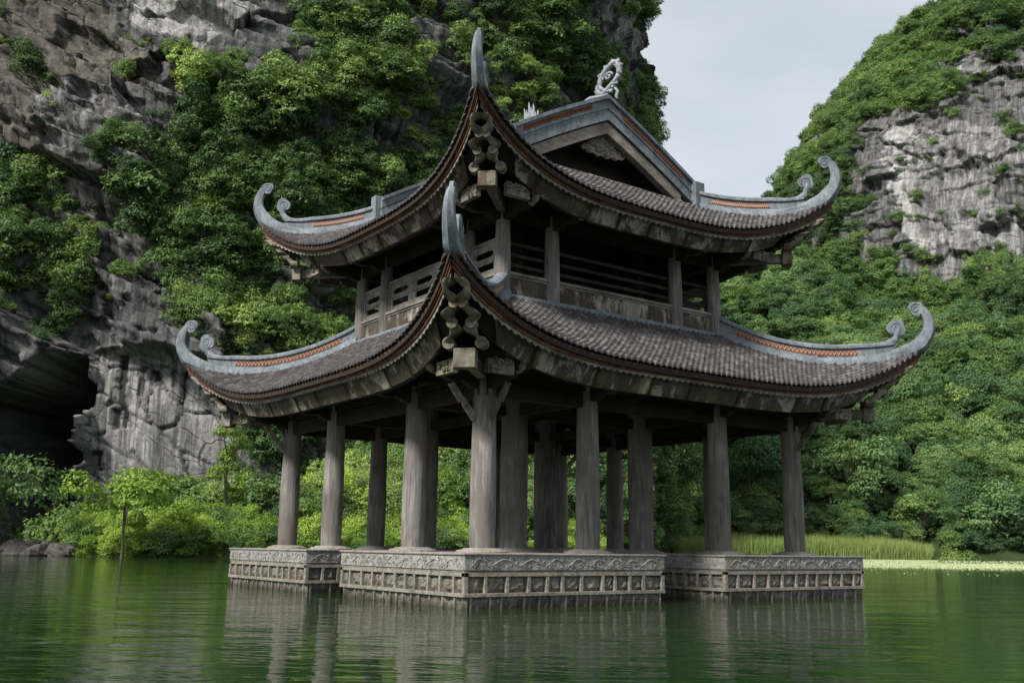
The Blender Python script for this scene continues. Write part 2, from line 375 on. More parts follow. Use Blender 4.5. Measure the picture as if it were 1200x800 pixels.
# --- banks and foothills (a heightfield in the r/f frame)
SH = [(-90, 60), (-44, 66), (-36, 72), (-30, 64), (-24, 62), (-12, 66), (0, 74), (8, 88), (14, 108), (22, 131), (60, 134), (110, 128), (200, 110)]
def terrain_z(r, f):
    d = f-interp(r, SH)
    left = 1/(1+np.exp((r-14)/4)); sl = left*interp(r, [(-90, .12), (-17, .15), (-7, .34)])+(1-left)*.62
    z = d*sl; cap = interp(r, [(0, 70), (62, 84), (74, 74), (86, 48), (130, 42), (210, 42)]); z = np.where(z > cap*.8, cap*.8+cap*.22*np.tanh((z-cap*.8)/(cap*.35)), z)
    P = np.stack([r*.045, f*.045, 0*r], -1)
    z = z+np.clip(d/25, 0, 1)*(fbm(P, 5, 3)*5.5)*(1-left*.8)+np.clip(d/6, 0, 1)*fbm(P*5, 9, 2)*.6
    cave = np.exp(-((r+41)/6.5)**4); z = z*(1-cave)-cave*1.2
    return np.clip(z+.25*np.sign(d), -3, 90)
rr = np.linspace(-95, 210, 260); ff = np.concatenate([np.linspace(52, 140, 150), np.linspace(141, 420, 130)])
RR, FF = np.meshgrid(rr, ff, indexing='ij'); ZT = terrain_z(RR, FF)
kind(gridmesh('hillside', cf(RR, FF, ZT), M['ground']), 'structure', 'low wooded slope rising behind the lake')

# --- limestone towers
def tower(name, mat, C, rad, pexp, H, thetas, zs, profile, tilt, blk, seed, dispf=None, pale=None, dry=None, amp=1., big=(4., .05), calmf=None, lay_a=1.1, flute=0.):
    TH, Z = np.meshgrid(thetas, zs, indexing='ij')
    c, s = np.cos(TH), np.sin(TH)
    r0 = (np.abs(c/rad[0])**pexp+np.abs(s/rad[1])**pexp)**(-1/pexp)
    ra = r0*profile(Z, TH)
    X = C[0]+ra*c; Y = C[1]+ra*s
    arc = TH*np.mean(rad)
    P = np.stack([X, Y, Z], -1)
    b = Z+tilt*X+fbm(P*.05, seed, 2)*1.6
    d = fbm(P*big[1], seed+1, 2)*big[0]
    v, e = worley2(arc/blk[0]+fbm(P*.1, seed+5, 2)*.35, b/blk[1], seed+2)
    v2, e2 = worley2(arc/blk[0]*2.7, b/blk[1]*2.3+3, seed+3)
    lay = (b/(blk[1]*1.25)) % 1.0
    calm = 1. if calmf is None else 1-.95*calmf(X, Y, Z)
    v3, e3 = worley2(arc/blk[0]*.45+9, b/blk[1]*.4, seed+4)
    d = d+amp*calm*((v-.5)*2.3+(v2-.5)*.8+(v3-.5)*2.6+(lay-.5)*lay_a)+flute*fbm(P*np.array([.16, .16, .012]), seed+14, 4, .6)+(fbm(P*np.array([.8, .8, .4]), seed+8, 4, .55))*.20*amp*calm
    crack = np.clip(1-e/.07, 0, 1)*.9*(fbm(P*.1, seed+12, 2) > -.35)
    d = d-crack*.6*amp; crack = np.maximum(crack*.75, np.clip(1-e2/.05, 0, 1)*.4)*(fbm(P*.12, seed+9, 2) > -.25)
    W0 = cf(X, Y, Z); px, py, _ = project(W0)
    if dispf is not None: d = d+dispf(px, py, P)
    X = X+d*c; Y = Y+d*s
    W = cf(X, Y, Z)
    if calmf is not None: crack = np.maximum(crack, slots_left(px, py, P)/.9)
    at = dict(su=arc, sb=b, crack=crack*.9, pale=(pale(px, py, P) if pale else 0*Z), dry=(dry(px, py, P) if dry else 0*Z))
    o = gridmesh(name, W, mat, at); kind(o, 'structure')
    return o, W, px, py
def soft(px, py, poly, P, w=10, s=3):
    j = fbm(P*.25, s, 3)*w
    return in_poly(px+j, py+j*.7, poly).astype(float)
def blur(A, k):
    for ax in (0, 1):
        for _ in range(k): A = (np.roll(A, 1, ax)+A+np.roll(A, -1, ax))/3
    return A
def prof_left(Z, TH): return 1.0-.0012*np.clip(Z, 0, 200)-np.clip(Z-66, 0, 99)**2*.0022
CAVE = [(-60, 470), (0, 455), (35, 432), (58, 412), (84, 408), (86, 440), (72, 490), (62, 560), (52, 612), (0, 640), (-60, 640)]
FACE = [(92, 398), (150, 400), (285, 432), (285, 560), (70, 620), (80, 480)]
UPSL = [(-200, -300), (130, -300), (115, 0), (170, 62), (200, 110), (120, 110), (60, 112), (55, 200), (-200, 190)]
def blur(A, k):
    for ax in (0, 1):
        for _ in range(k): A = (np.roll(A, 1, ax)+A+np.roll(A, -1, ax))/3
    return A
def slots_left(px, py, P):
    m = 0
    for x, y0, y1, w in ((128, 405, 495, 6), (150, 425, 476, 2), (175, 425, 446, 5), (196, 428, 450, 3), (212, 428, 474, 3), (118, 470, 500, 5), (92, 520, 545, 6), (232, 432, 460, 2.5)):
        m = m+((abs(px-x+fbm(P*.5, 6, 2)*4) < w*(1-.6*(py-y0)/(y1-y0))) & (py > y0) & (py < y1+fbm(P*.8, 7, 2)*8))
    return np.clip(m, 0, 1)*.95
def disp_left(px, py, P):
    c = blur(in_poly(px+fbm(P*.3, 3, 3)*9, py+fbm(P*.3, 4, 3)*9, CAVE).astype(float), 2)
    f = blur(in_poly(px, py+fbm(P*.3, 4, 2)*4, FACE).astype(float), 1)
    slots = 0
    for x, y0, y1, w in ((128, 405, 495, 6), (156, 425, 470, 3), (175, 425, 440, 6), (212, 428, 470, 3.5), (118, 470, 500, 5), (92, 520, 545, 7)):
        slots = slots+((abs(px-x+fbm(P*.5, 6, 2)*4) < w) & (py > y0) & (py < y1+fbm(P*.8, 7, 2)*8))
    return -42*c-2.6*f-.5*np.clip(slots, 0, 1)
def pale_left(px, py, P):
    a = soft(px, py, [(118, -300), (330, -300), (312, 0), (300, 30), (272, 62), (243, 78), (210, 60), (160, 38)], P)
    b = soft(px, py, [(60, 115), (110, 105), (210, 180), (190, 215), (120, 185), (60, 240)], P)*.45
    c = soft(px, py, [(90, 210), (180, 230), (175, 260), (120, 300), (80, 250)], P)*.35
    d = soft(px, py, FACE, P)*.62; e = soft(px, py, [(655, 0), (760, 10), (770, 80), (690, 70)], P)*.6
    f = soft(px, py, [(640, 95), (670, 95), (675, 135), (640, 135)], P)*.5
    return np.clip(a+b+c+d+e+f, 0, 1)
def dry_left(px, py, P): return soft(px, py, UPSL, P, 14)*.85
th_v = np.linspace(R(-172), R(28), 760); th_b = np.linspace(R(30), R(186), 40)
zs = np.concatenate([np.linspace(-2, 68, 480), np.linspace(68.5, 86, 40)])
left_cliff, LW, LPX, LPY = tower('cliff', M['rock'], (-38.5, 137), (60, 55), 2.7, 105, np.concatenate([th_v, th_b]), zs, prof_left, .45, (5.5, 3.0), 21,
    disp_left, pale_left, dry_left, 1.0, (4., .04), lambda X, Y, Z: blur(in_poly(*project(cf(X, Y, Z))[:2], FACE).astype(float), 2))
left_cliff['label'] = 'grey limestone cliff with dark cave, left of the pavilion'

def prof_right(Z, TH):
    z = np.clip(Z, 0, 400)
    return interp(z, [(0, 1.1), (60, 1.03), (90, .985), (112, .87), (125, .80), (140, .69), (152, .61), (162, .51), (170, .38), (177, .22), (183, .1), (188, .02)])
def pale_right(px, py, P):
    a = soft(px, py, [(1045, 150), (1230, 140), (1230, 345), (1105, 335), (1045, 250)], P, 14)*.55
    b = soft(px, py, [(1035, 165), (1070, 150), (1080, 290), (1050, 300), (1020, 250)], P, 14)*.35
    c = soft(px, py, [(1120, 70), (1170, 65), (1175, 90), (1120, 90)], P)*.6
    return np.clip(a+b+c, 0, 1)
th_v = np.linspace(R(-185), R(-20), 460); th_b = np.linspace(R(-15), R(168), 40)
zs2 = np.concatenate([np.linspace(0, 50, 40), np.linspace(50.4, 188, 400)])
right_cliff, RW, RPX, RPY = tower('cliff', M['rock_far'], (166, 300), (88, 72), 2.3, 188, np.concatenate([th_v, th_b]), zs2, prof_right, .03, (9., 6.), 51,
    None, pale_right, None, 1.5, (5., .035), None, .35, 2.6)
right_cliff['label'] = 'far dark limestone tower with pale scars, right of the pavilion'

# ================================================================ PAVILION
ZB = .7916                       # top of the stone piers above the water
CO, CI = 3.8946, 1.67            # column grid
pav = thing('pavilion', 'two tiered timber pavilion with curled blue grey roof ridges standing in the lake', 'pavilion')
def P4(f, parts=pav): return [clone(f, parts, k*math.pi/2) for k in (1, 2, 3)]

# -- stone piers (four things)
def make_pier():
    root = thing('stone_pier', '', 'pier', (0, 0, 0), 'carved stone piers carrying the pavilion')
    a0, a1 = .75, 4.84; c = (a0+a1)/2; w = a1-a0
    # local frame: outer corner toward (-,-) ; pier spans x,y in [-a1,-a0]
    top = MB(); top.box((-c, -c, ZB-.125), (w-.05, w-.05, .24))
    fz = MB(); fz.box((-c, -c, ZB-.12), (w, w, .236)); 
    fo = fz.build('frieze_block', M['frieze'], root, bevel=.012)
    REL = [None]; rels = []; lip = MB()
    lip.box((-c, -c, ZB+.006), (w+.05, w+.05, .03)); 
    rnd = random.Random(3)
    def face(org, d, nrmv, length):
        # relief waves on the frieze
        rel = REL[0]; org, d, nv = np.array(org, float), np.array(d, float), np.array(nrmv, float)
        x = .12; 
        while x < length-.5:
            Lw = rnd.uniform(.34, .56); am = rnd.uniform(.038, .066); ph = rnd.uniform(-1.6, -.8); pts = []
            for i in range(13):
                t = i/12; pts.append(org+d*(x+t*Lw)+nv*.004+np.array([0, 0, ZB-.12+am*math.sin(t*2*math.pi+ph)]))
            rel.tube(pts, [.003+.0105*math.sin(math.pi*min(1, .12+i/12)) for i in range(13)], 6, 1., nv)
            cx = x+Lw*.72
            sp = [org+d*(cx+(.045*(1-k/14))*math.cos(k*.62))+nv*.006+np.array([0, 0, ZB-.075+(.045*(1-k/14))*math.sin(k*.62)]) for k in range(12)]
            rel.tube(sp, .009, 5, 1., nv)
            sp = [org+d*(x+Lw*.2+(.035*(1-k/14))*math.cos(k*.62))+nv*.006+np.array([0, 0, ZB-.17+(.035*(1-k/14))*math.sin(k*.62)]) for k in range(12)]
            rel.tube(sp, .009, 5, 1., nv)
            for e in range(11):
                ex = x+rnd.uniform(0, Lw); ez = ZB-.12+rnd.uniform(-.085, .085); r0 = rnd.uniform(.018, .04); a0 = rnd.uniform(0, 6)
                rel.tube([org+d*(ex+r0*(1-k/10)*math.cos(a0+k*.7))+nv*.003+np.array([0, 0, ez+r0*(1-k/10)*math.sin(a0+k*.7)]) for k in range(8)], .008, 4, 1., nv)
            x += Lw*.98
    pan = MB(); fr = MB(); st = MB(); und = MB()
    core = MB(); core.box((-c, -c, ZB-.9), (w-.14, w-.14, 1.3))
    sides = [((-a1, -a0, 0), (0, -1, 0), (-1, 0, 0)), ((-a1, -a1, 0), (1, 0, 0), (0, -1, 0)), ((-a0, -a1, 0), (0, 1, 0), (1, 0, 0)), ((-a0, -a0, 0), (-1, 0, 0), (0, 1, 0))]
    for o_, d_, n_ in sides:
        rel = MB(); REL[0] = rel; face(o_, d_, n_, w); rels.append(rel)
        o_, d_, n_ = [np.array(q, float) for q in (o_, d_, n_)]; rz = math.atan2(d_[1], d_[0])
        def bx(m, x0, x1, z0, z1, dep, out=0.):
            m.box(o_+d_*(x0+x1)/2+n_*(out-dep/2)+np.array([0, 0, (z0+z1)/2]), (x1-x0, dep, z1-z0), rz)
        bx(fr, .004, w-.004, ZB-.268, ZB-.243, .08, -.018)
        bx(fr, .0, w, ZB-.325, ZB-.270, .08, .0)
        bx(fr, .0, w, ZB-.62, ZB-.565, .08, .012)
        x = .0
        while x < w-.05:
            pw = rnd.uniform(.26, .46); x1 = min(x+pw, w-.06)
            if w-.06-x1 < .2: x1 = w-.06
            bx(fr, x, x+.055, ZB-.566, ZB-.324, .07, -.003)
            # rough stone infill
            n1, n2 = 5, 4; g0 = []
            for j in range(n2+1):
                for i in range(n1+1):
                    e = (0 < i < n1) and (0 < j < n2)
                    g0.append(o_+d_*(x+.055+(x1-x-.055)*i/n1)+n_*(-.045+(rnd.uniform(-.015, .03) if e else -.025))+np.array([0, 0, ZB-.566+.242*j/n2]))
            st.add(g0, [(j*(n1+1)+i, j*(n1+1)+i+1, (j+1)*(n1+1)+i+1, (j+1)*(n1+1)+i) for j in range(n2) for i in range(n1)])
            x = x1
            if x1 >= w-.07: break
        bx(fr, w-.06, w, ZB-.566, ZB-.324, .07, -.003)
        x = .12
        while x < w-.1:
            bx(und, x, x+.035, ZB-1.5, ZB-.618, .08, -.012); x += rnd.uniform(.20, .46)
        n1, n2 = 60, 6; g0 = []
        for j in range(n2+1):
            for i in range(n1+1):
                g0.append(o_+d_*(.02+(w-.04)*i/n1)+n_*(-.075+rnd.uniform(0, .055)*(0 < i < n1))+np.array([0, 0, ZB-1.4+.79*j/n2]))
        st.add(g0, [(j*(n1+1)+i, j*(n1+1)+i+1, (j+1)*(n1+1)+i+1, (j+1)*(n1+1)+i) for j in range(n2) for i in range(n1)])
    lo = lip.build('paved_top', M['floor'], root, bevel=.008)
    for rel in rels: rel.build('wave_relief', M['frieze'], fo, True)
    core.build('rubble_core', M['pier'], root)
    fr.build('panel_frame', M['pier'], root, bevel=.005)
    st.build('rough_stone_infill', M['infill'], root, fix=False)
    und.build('lower_pilaster', M['pier'], root, bevel=.004)
    return root
pier0 = make_pier()
labs = ['front carved stone pier nearest the viewer under the corner column', 'right carved stone pier in shade beside open water',
        'far carved stone pier hidden behind the front one', 'left carved stone pier with sunlit side near the bank']
pier0['label'] = labs[0]
for k in (1, 2, 3):
    r = clone(pier0, None, k*math.pi/2); r['label'] = labs[k]
    fb = [c for c in r.children if c.name.startswith('frieze_block')][0]
    for c0 in [c for o in pier0.children if o.name.startswith('frieze_block') for c in o.children]:
        wr = c0.copy(); sc.collection.objects.link(wr); wr.parent = fb

# -- columns
def column(x, y, r, z0, z1, name='column', base=True, lean=0.):
    mb = MB(); h = z1-z0; prof = [(r*(1.0+.03*math.sin(math.pi*min(1, t*1.3)))*(1-.13*max(0, t-.35)/.65), t*h) for t in np.linspace(0, 1, 9)]
    mb.lathe((0, 0, 0), prof, 28)
    o = mb.build(name, M['column'], pav, True); smooth_by_angle(o, 50); o.location = (x, y, z0); o.rotation_euler = (0, 0, random.uniform(0, 6))
    if base:
        b = MB(); b.lathe((0, 0, -z0+ZB+.021), [(r+.22, 0), (r+.22, .022), (r+.19, .04), (r+.12, .05), (r+.10, .066), (r+.05, .074)], 32)
        bo = b.build('stone_base', M['floor'], o, True); smooth_by_angle(bo, 30)
for i, x in enumerate((-CO, -CI, CI, CO)):
    for j, y in enumerate((-CO, -CI, CI, CO)):
        inner = abs(x) < 2 and abs(y) < 2
        column(x, y, .262 if inner else .21, ZB+.085, ZB+(4.6 if inner else 2.98))
A2, B2 = 2.83, 1.66
for x in (-A2, -B2, B2, A2):
    for y in (-A2, -B2, B2, A2):
        if abs(x) < 2 and abs(y) < 2: continue
        column(x, y, .15, ZB+4.52, ZB+6.42, 'upper_column', False)

# -- side helper: build for the side whose outward direction is -y (lat = x), then rotate copies
def side(mb, name, mat, **k):
    o = mb.build(name, mat, pav, **k); P4(o); return o
def P(lat, out, z): return np.array([lat, -out, z+ZB])

class Roof:
    def __init__(s, Lc, E, z0, n, A0, zt, hipz, k, conc): s.L, s.E, s.z0, s.n, s.A0, s.zt, s.hz, s.k, s.conc = Lc, E, z0, n, A0, zt, hipz, k, conc
    def eo(s, lat): return s.E+(s.L-s.E)*np.abs(lat/s.L)**s.n
    def Z(s, lat, out):
        eo = s.eo(lat); r = np.clip((out-s.A0)/(eo-s.A0), -.2, 1.2)
        zm = s.zt+(s.z0-s.zt)*(r+s.conc*r*(1-r))
        q = np.clip(np.abs(lat)/np.maximum(out, .1), 0, 1)**s.k
        return zm+q*(s.hip(out)-zm)
    def hip(s, t): return interp_s(t, s.hz)
def interp_s(x, pts):       # smooth curve through the points (least-squares cubic)
    p = np.array(pts, float); co = np.polyfit(p[:, 0], p[:, 1], min(4, len(p)-1)); return np.polyval(co, x)
low = Roof(5.88, 5.28, 3.14, 3.3, 2.80, 4.64, [(2.7, 4.80), (2.82, 4.70), (3.5, 4.24), (4.18, 3.99), (4.86, 3.95), (5.54, 4.10), (5.9, 4.27)], 4.2, .22)
upr = Roof(4.72, 4.145, 6.47, 2.8, 2.62, 7.52, [(2.4, 7.66), (2.69, 7.50), (3.34, 7.32), (3.86, 7.29), (4.29, 7.37), (4.63, 7.58), (4.8, 7.72)], 3.4, .16)

def tiles(rf, name, lat0, lat1, top=None, eave=True):
    mb = MB(); tw, th = .138, .140; ncol = int((lat1-lat0)/tw); V = []; F = []; A = []; n = 0
    for i in range(ncol+1):
        lat = lat0+(lat1-lat0)*(i+.5)/(ncol+1)
        eo = float(rf.eo(lat)); j = 0; out = eo+.05
        while out > rf.A0-.02:
            o0 = out; o1 = out-th*.86; out = o1; j += 1
            if abs(lat) > o0-.10: break
            rr_ = random.random(); w = tw*.50; dz = random.uniform(-.006, .006)
            cs = [(-1, 0.), (-.74, .040), (-.38, .066), (0, .075), (.38, .066), (.74, .040), (1, 0.)]
            oin = o1-th*.25
            for (oo, lift) in ((o0, .038), (oin, .004)):
                for (q, h) in cs:
                    l = lat+q*w; V.append(P(l, oo, float(rf.Z(l, min(oo, float(rf.eo(l))+.05)))+.035+lift+h+dz))
            for (q, h) in cs:
                l = lat+q*w; V.append(P(l, o0, float(rf.Z(l, min(o0, float(rf.eo(l))+.05)))+.035+.018+h*.55+dz))
            for q in range(6):
                F.append((n+q, n+q+1, n+8+q, n+7+q)); A.append(rr_)
                F.append((n+14+q, n+15+q, n+1+q, n+q)); A.append(rr_*.5)
            n += 21
    mb.v = [np.array(V)]; mb.f = F; mb.a = A; mb.n = n
    return mb.build(name, M['tile'], pav, fix=False)
for rf, nm in ((low, 'lower_roof_tiles'), (upr, 'upper_roof_tiles')):
    o = tiles(rf, nm, -rf.L, rf.L); P4(o)
    # deck under the tiles, with thickness
    mb = MB(); N, K = 72, 10; top = []; bot = []
    for sgn, lst in ((.02, top), (-.06, bot)):
        for i in range(N+1):
            s_ = -1+2*i/N
            for k in range(K+1):
                w_ = k/K; eoL = float(rf.eo(s_*rf.L))
                out = eoL+(rf.A0-.12-eoL)*w_; lat = s_*(rf.L+(rf.A0-.12-rf.L)*w_) if eoL else 0
                lat = max(-out, min(out, s_*(rf.L*(1-w_)+(rf.A0-.12)*w_)))
                lst.append(P(lat, out, float(rf.Z(lat, out))+sgn))
    n_ = (N+1)*(K+1); mb.v = [np.array(top+bot)]; mb.n = 2*n_
    for i in range(N):
        for k in range(K):
            a = i*(K+1)+k; q = (a, a+K+1, a+K+2, a+1); mb.f.append(q); mb.f.append(tuple(x+n_ for x in q[::-1]))
        a = i*(K+1); mb.f.append((a, a+n_, a+K+1+n_, a+K+1))
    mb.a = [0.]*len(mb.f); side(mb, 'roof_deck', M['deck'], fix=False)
    # eave mouldings: three rusty fillets, a pale scalloped drip board, the big inclined eave board
    LL = np.linspace(-rf.L+.03, rf.L-.03, 121)
    def sw(prof, lats=LL, name='eave_moulding', mat='band', scallop=0.):
        mb = MB(); rings = []
        for i, l in enumerate(lats):
            rise = abs(l/rf.L)**2.6; ring = []
            eo = float(rf.eo(l)); z = float(rf.Z(l, eo))
            for k, (do, dz, kr, ki) in enumerate(prof):
                oo = eo-do-ki*rise; ll = max(-oo, min(oo, l*(1-(do+ki*rise)/eo*.98)))
                ring.append(P(ll, oo, z+dz-kr*rise+(scallop*(i % 2) if k in (1, 2) and scallop else 0)))
            rings.append(ring)
        mb.loft(rings); return side(mb, name, M[mat])
    for q in range(3):
        sw([(.00+.035*q, .03-.035*q, .05*q, .0), (.00+.035*q, -.012-.035*q, .05*q+.03, .0), (.09+.035*q, -.012-.035*q, .05*q+.03, .0), (.09+.035*q, .03-.035*q, .05*q, 0.)])
    LS = np.linspace(-rf.L+.06, rf.L-.06, int(rf.L*2/.075))
    sw([(.10, -.07, .13, .0), (.105, -.15, .17, .0), (.15, -.15, .17, .0), (.16, -.07, .13, .0)], LS, 'scalloped_drip_board', 'rail', .04)
    fb = (.3 if rf is low else .26)
    sw([(.17, -.085, .17, .02), (.34, -.10-fb, .26, .12), (.42, -.09-fb, .26, .12), (.25, -.07, .17, .02)], np.linspace(-rf.L+.95, rf.L-.95, 91), name='eave_board', mat='board')
    sw([(.26, -.085, .17, .02), (.46, -.09-fb, .26, .12), (.5, -.09-fb, .26, .12), (.30, -.07, .17, .02)], name='eave_backing', mat='deck')
    for lj in np.linspace(-rf.L+1.0, rf.L-1.0, 9)[1:-1]+RNG.uniform(-.25, .25, 7):      # battens over the board joints
        e_ = float(rf.eo(lj)); z_ = float(rf.Z(lj, e_)); rs = abs(lj/rf.L)**2.6; mbj = MB()
        mbj.loft([[P(lj-.035, e_-.15, z_-.09-.17*rs), P(lj+.035, e_-.15, z_-.09-.17*rs), P(lj+.035, e_-.19, z_-.09-.17*rs), P(lj-.035, e_-.19, z_-.09-.17*rs)], [P(lj-.03, e_-.325-.1*rs, z_-.10-fb-.26*rs), P(lj+.03, e_-.325-.1*rs, z_-.10-fb-.26*rs), P(lj+.03, e_-.37-.1*rs, z_-.10-fb-.26*rs), P(lj-.03, e_-.37-.1*rs, z_-.10-fb-.26*rs)]])
        side(mbj, 'eave_batten', M['beam'])
    # soffit closing in from the eave board
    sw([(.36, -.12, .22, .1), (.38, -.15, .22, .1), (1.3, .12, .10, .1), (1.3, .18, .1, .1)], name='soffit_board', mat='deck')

# -- hip ridges with horn and scrolls (built for the corner toward (-,-), t along the diagonal)
SQ = 1/math.sqrt(2)
def D(t, z, s=0.): return np.array([-t-s*SQ, -t+s*SQ, z+ZB])
def spiral(mb, tc, zc, r, th, turns=1.6, rad=.03, start=0., dirn=1, s0=0.):
    pts = []
    for k in range(26):
        u = k/25; a = start+dirn*u*turns*2*math.pi; q = r*(1-.8*u)
        pts.append(D(tc+q*math.cos(a)*SQ, zc+q*math.sin(a), s0))
    mb.tube(pts, [rad*(1-.35*k/25) for k in range(26)], 8)
def cloud(mb, tc, zc, r, th, lobes=3, start=.4):
    pts = []
    for k in range(40):
        a = 2*math.pi*k/40; q = r*(.80+.22*abs(math.cos((a-start)*lobes/2)))
        pts.append((q*math.cos(a)*1., q*math.sin(a)))
    mb.plate(pts, th, D(tc, zc), np.array([-SQ, -SQ, 0]), np.array([0, 0, 1.]))
def hip(rf, t0, t1, slot, horn, scr, tipc, name='hip_ridge'):
    mb = MB(); ts = np.linspace(t0, t1, 40); rings = []
    prof = [(-.19, -.02), (-.19, .07), (-.125, .17), (-.07, .185), (-.07, .36), (-.115, .375), (-.115, .43), (-.06, .475), (.06, .475), (.115, .43), (.115, .375), (.07, .36), (.07, .185), (.125, .17), (.19, .07), (.19, -.02)]
    tend = scr[0]
    def sect(t, f=1.):
        z = float(rf.hip(t)); u = np.clip((t-(tend-.55))/.55, 0, 1)
        return [D(t, z+(b if i < 3 or i > 12 else (.185+(b-.185)*(1-.35*u))), a*(1-.2*u)) for i, (a, b) in enumerate(prof)]
    mb.loft([sect(t) for t in np.linspace(t0, tend-.05, 36)])
    # base tier runs on and swells into the horn
    inner, outer = horn; k = len(inner); rings = []
    def cr(pts, m):
        p = np.array(pts, float); n = len(p); x = np.linspace(0, n-1, m); out = []
        for q in x:
            i = min(int(q), n-2); f = q-i; a = p[max(i-1, 0)]; b = p[i]; c_ = p[i+1]; d = p[min(i+2, n-1)]
            out.append(.5*((2*b)+(c_-a)*f+(2*a-5*b+4*c_-d)*f*f+(3*b-a-3*c_+d)*f**3))
        return np.array(out)
    I = cr(inner, 34); O = cr(outer, 34)
    for q in range(34):
        u = q/33; w = .155*(1-u)+.055*u
        ti, zi = I[q]; to, zo = O[q]; m_ = .30
        rings.append([D(ti, zi, -w*.55), D(ti+(to-ti)*m_, zi+(zo-zi)*m_, -w), D(ti+(to-ti)*.75, zi+(zo-zi)*.75, -w*.92), D(to, zo, 0), D(ti+(to-ti)*.75, zi+(zo-zi)*.75, w*.92), D(ti+(to-ti)*m_, zi+(zo-zi)*m_, w), D(ti, zi, w*.55)])
    mb.loft(rings)
    # post carrying the scroll
    tc, zc, r = scr; zb = float(rf.hip(tend))
    hz_ = lambda t: float(rf.hip(t)); post = cr([(tend-.75, hz_(tend-.75)+.40), (tend-.45, hz_(tend-.45)+.36), (tend-.18, hz_(tend-.18)+.36), (tend-.03, hz_(tend)+.42), (tc+.03, zc-.06)], 14)
    mb.tube([D(a, b) for a, b in post], [.07, .08, .085, .085, .085, .085, .085, .08, .08, .08, .075, .075, .07, .07], 8)
    o = mb.build(name, M['ridge'], pav); smooth_by_angle(o, 38)
    s1 = MB(); cloud(s1, tc, zc, r*1.02, .07, 3, 1.2); spiral(s1, tc, zc, r*.72, 0, 1.5, .022, -1.2, -1, .03); spiral(s1, tc, zc, r*.72, 0, 1.5, .022, -1.2, -1, -.03)
    a = s1.build('cloud_scroll', M['ridge'], o); smooth_by_angle(a, 40)
    s2 = MB(); cloud(s2, tipc[0], tipc[1], tipc[2], .06, 3, .5); spiral(s2, tipc[0]-.01, tipc[1], tipc[2]*.7, 0, 1.4, .02, .8, 1, .028); spiral(s2, tipc[0]-.01, tipc[1], tipc[2]*.7, 0, 1.4, .02, .8, 1, -.028)
    b = s2.build('tip_scroll', M['ridge'], o); smooth_by_angle(b, 40)
    # pierced terracotta strip on both faces
    st = np.linspace(slot[0], slot[1], 60)
    for sg in (-1, 1):
        g1 = MB(); g2 = MB(); rg = []
        for t in st:
            z = float(rf.hip(t)); rg.append([D(t, z+.225, sg*.072), D(t, z+.325, sg*.072), D(t, z+.325, sg*.078), D(t, z+.225, sg*.078)])
        g1.loft(rg)
        for i in range(0, 59, 2):
            t = st[i]; z = float(rf.hip(t)); dt = (st[1]-st[0])
            g2.tube([D(t-dt*.1, z+.235, sg*.081), D(t+dt*.35, z+.27, sg*.083), D(t+dt*.9, z+.315, sg*.083), D(t+dt*1.5, z+.27, sg*.083), D(t+dt*1.9, z+.235, sg*.081)], .011, 5)
        g1.build('terracotta_strip', M['terra'], o); g2.build('clay_lattice', M['cream'], o)
    return [o]
hl = hip(low, 2.86, 5.3, (3.15, 4.92),
    ([(5.1, 4.14), (5.35, 4.24), (5.57, 4.36), (5.75, 4.50), (5.865, 4.68), (5.895, 4.85), (5.875, 5.02), (5.84, 5.14)],
     [(5.1, 3.93), (5.5, 4.06), (5.88, 4.23), (5.98, 4.40), (6.05, 4.62), (6.065, 4.82), (6.02, 5.04), (5.93, 5.20)]), (5.50, 4.76, .19), (5.80, 5.17, .16))[0]
hu = hip(upr, 2.66, 4.1, (2.85, 3.72),
    ([(3.9, 7.47), (4.15, 7.56), (4.38, 7.70), (4.54, 7.87), (4.65, 8.06), (4.68, 8.22), (4.665, 8.38), (4.63, 8.52)],
     [(3.9, 7.27), (4.3, 7.34), (4.64, 7.55), (4.76, 7.75), (4.83, 7.98), (4.845, 8.18), (4.81, 8.40), (4.73, 8.58)]), (4.30, 8.10, .175), (4.60, 8.55, .145))[0]
for h in (hl, hu): 
    for k in (1, 2, 3): clone(h, pav, k*math.pi/2)

# -- flashing ridge at the foot of the upper storey
mb = MB(); mb.loft([[P(l, 3.02, 4.50), P(l, 3.02, 4.62), P(l, 2.97, 4.70), P(l, 2.90, 4.72), P(l, 2.78, 4.72), P(l, 2.78, 4.50)] for l in (-3.0, 3.0)])
side(mb, 'flashing_ridge', M['ridge'])
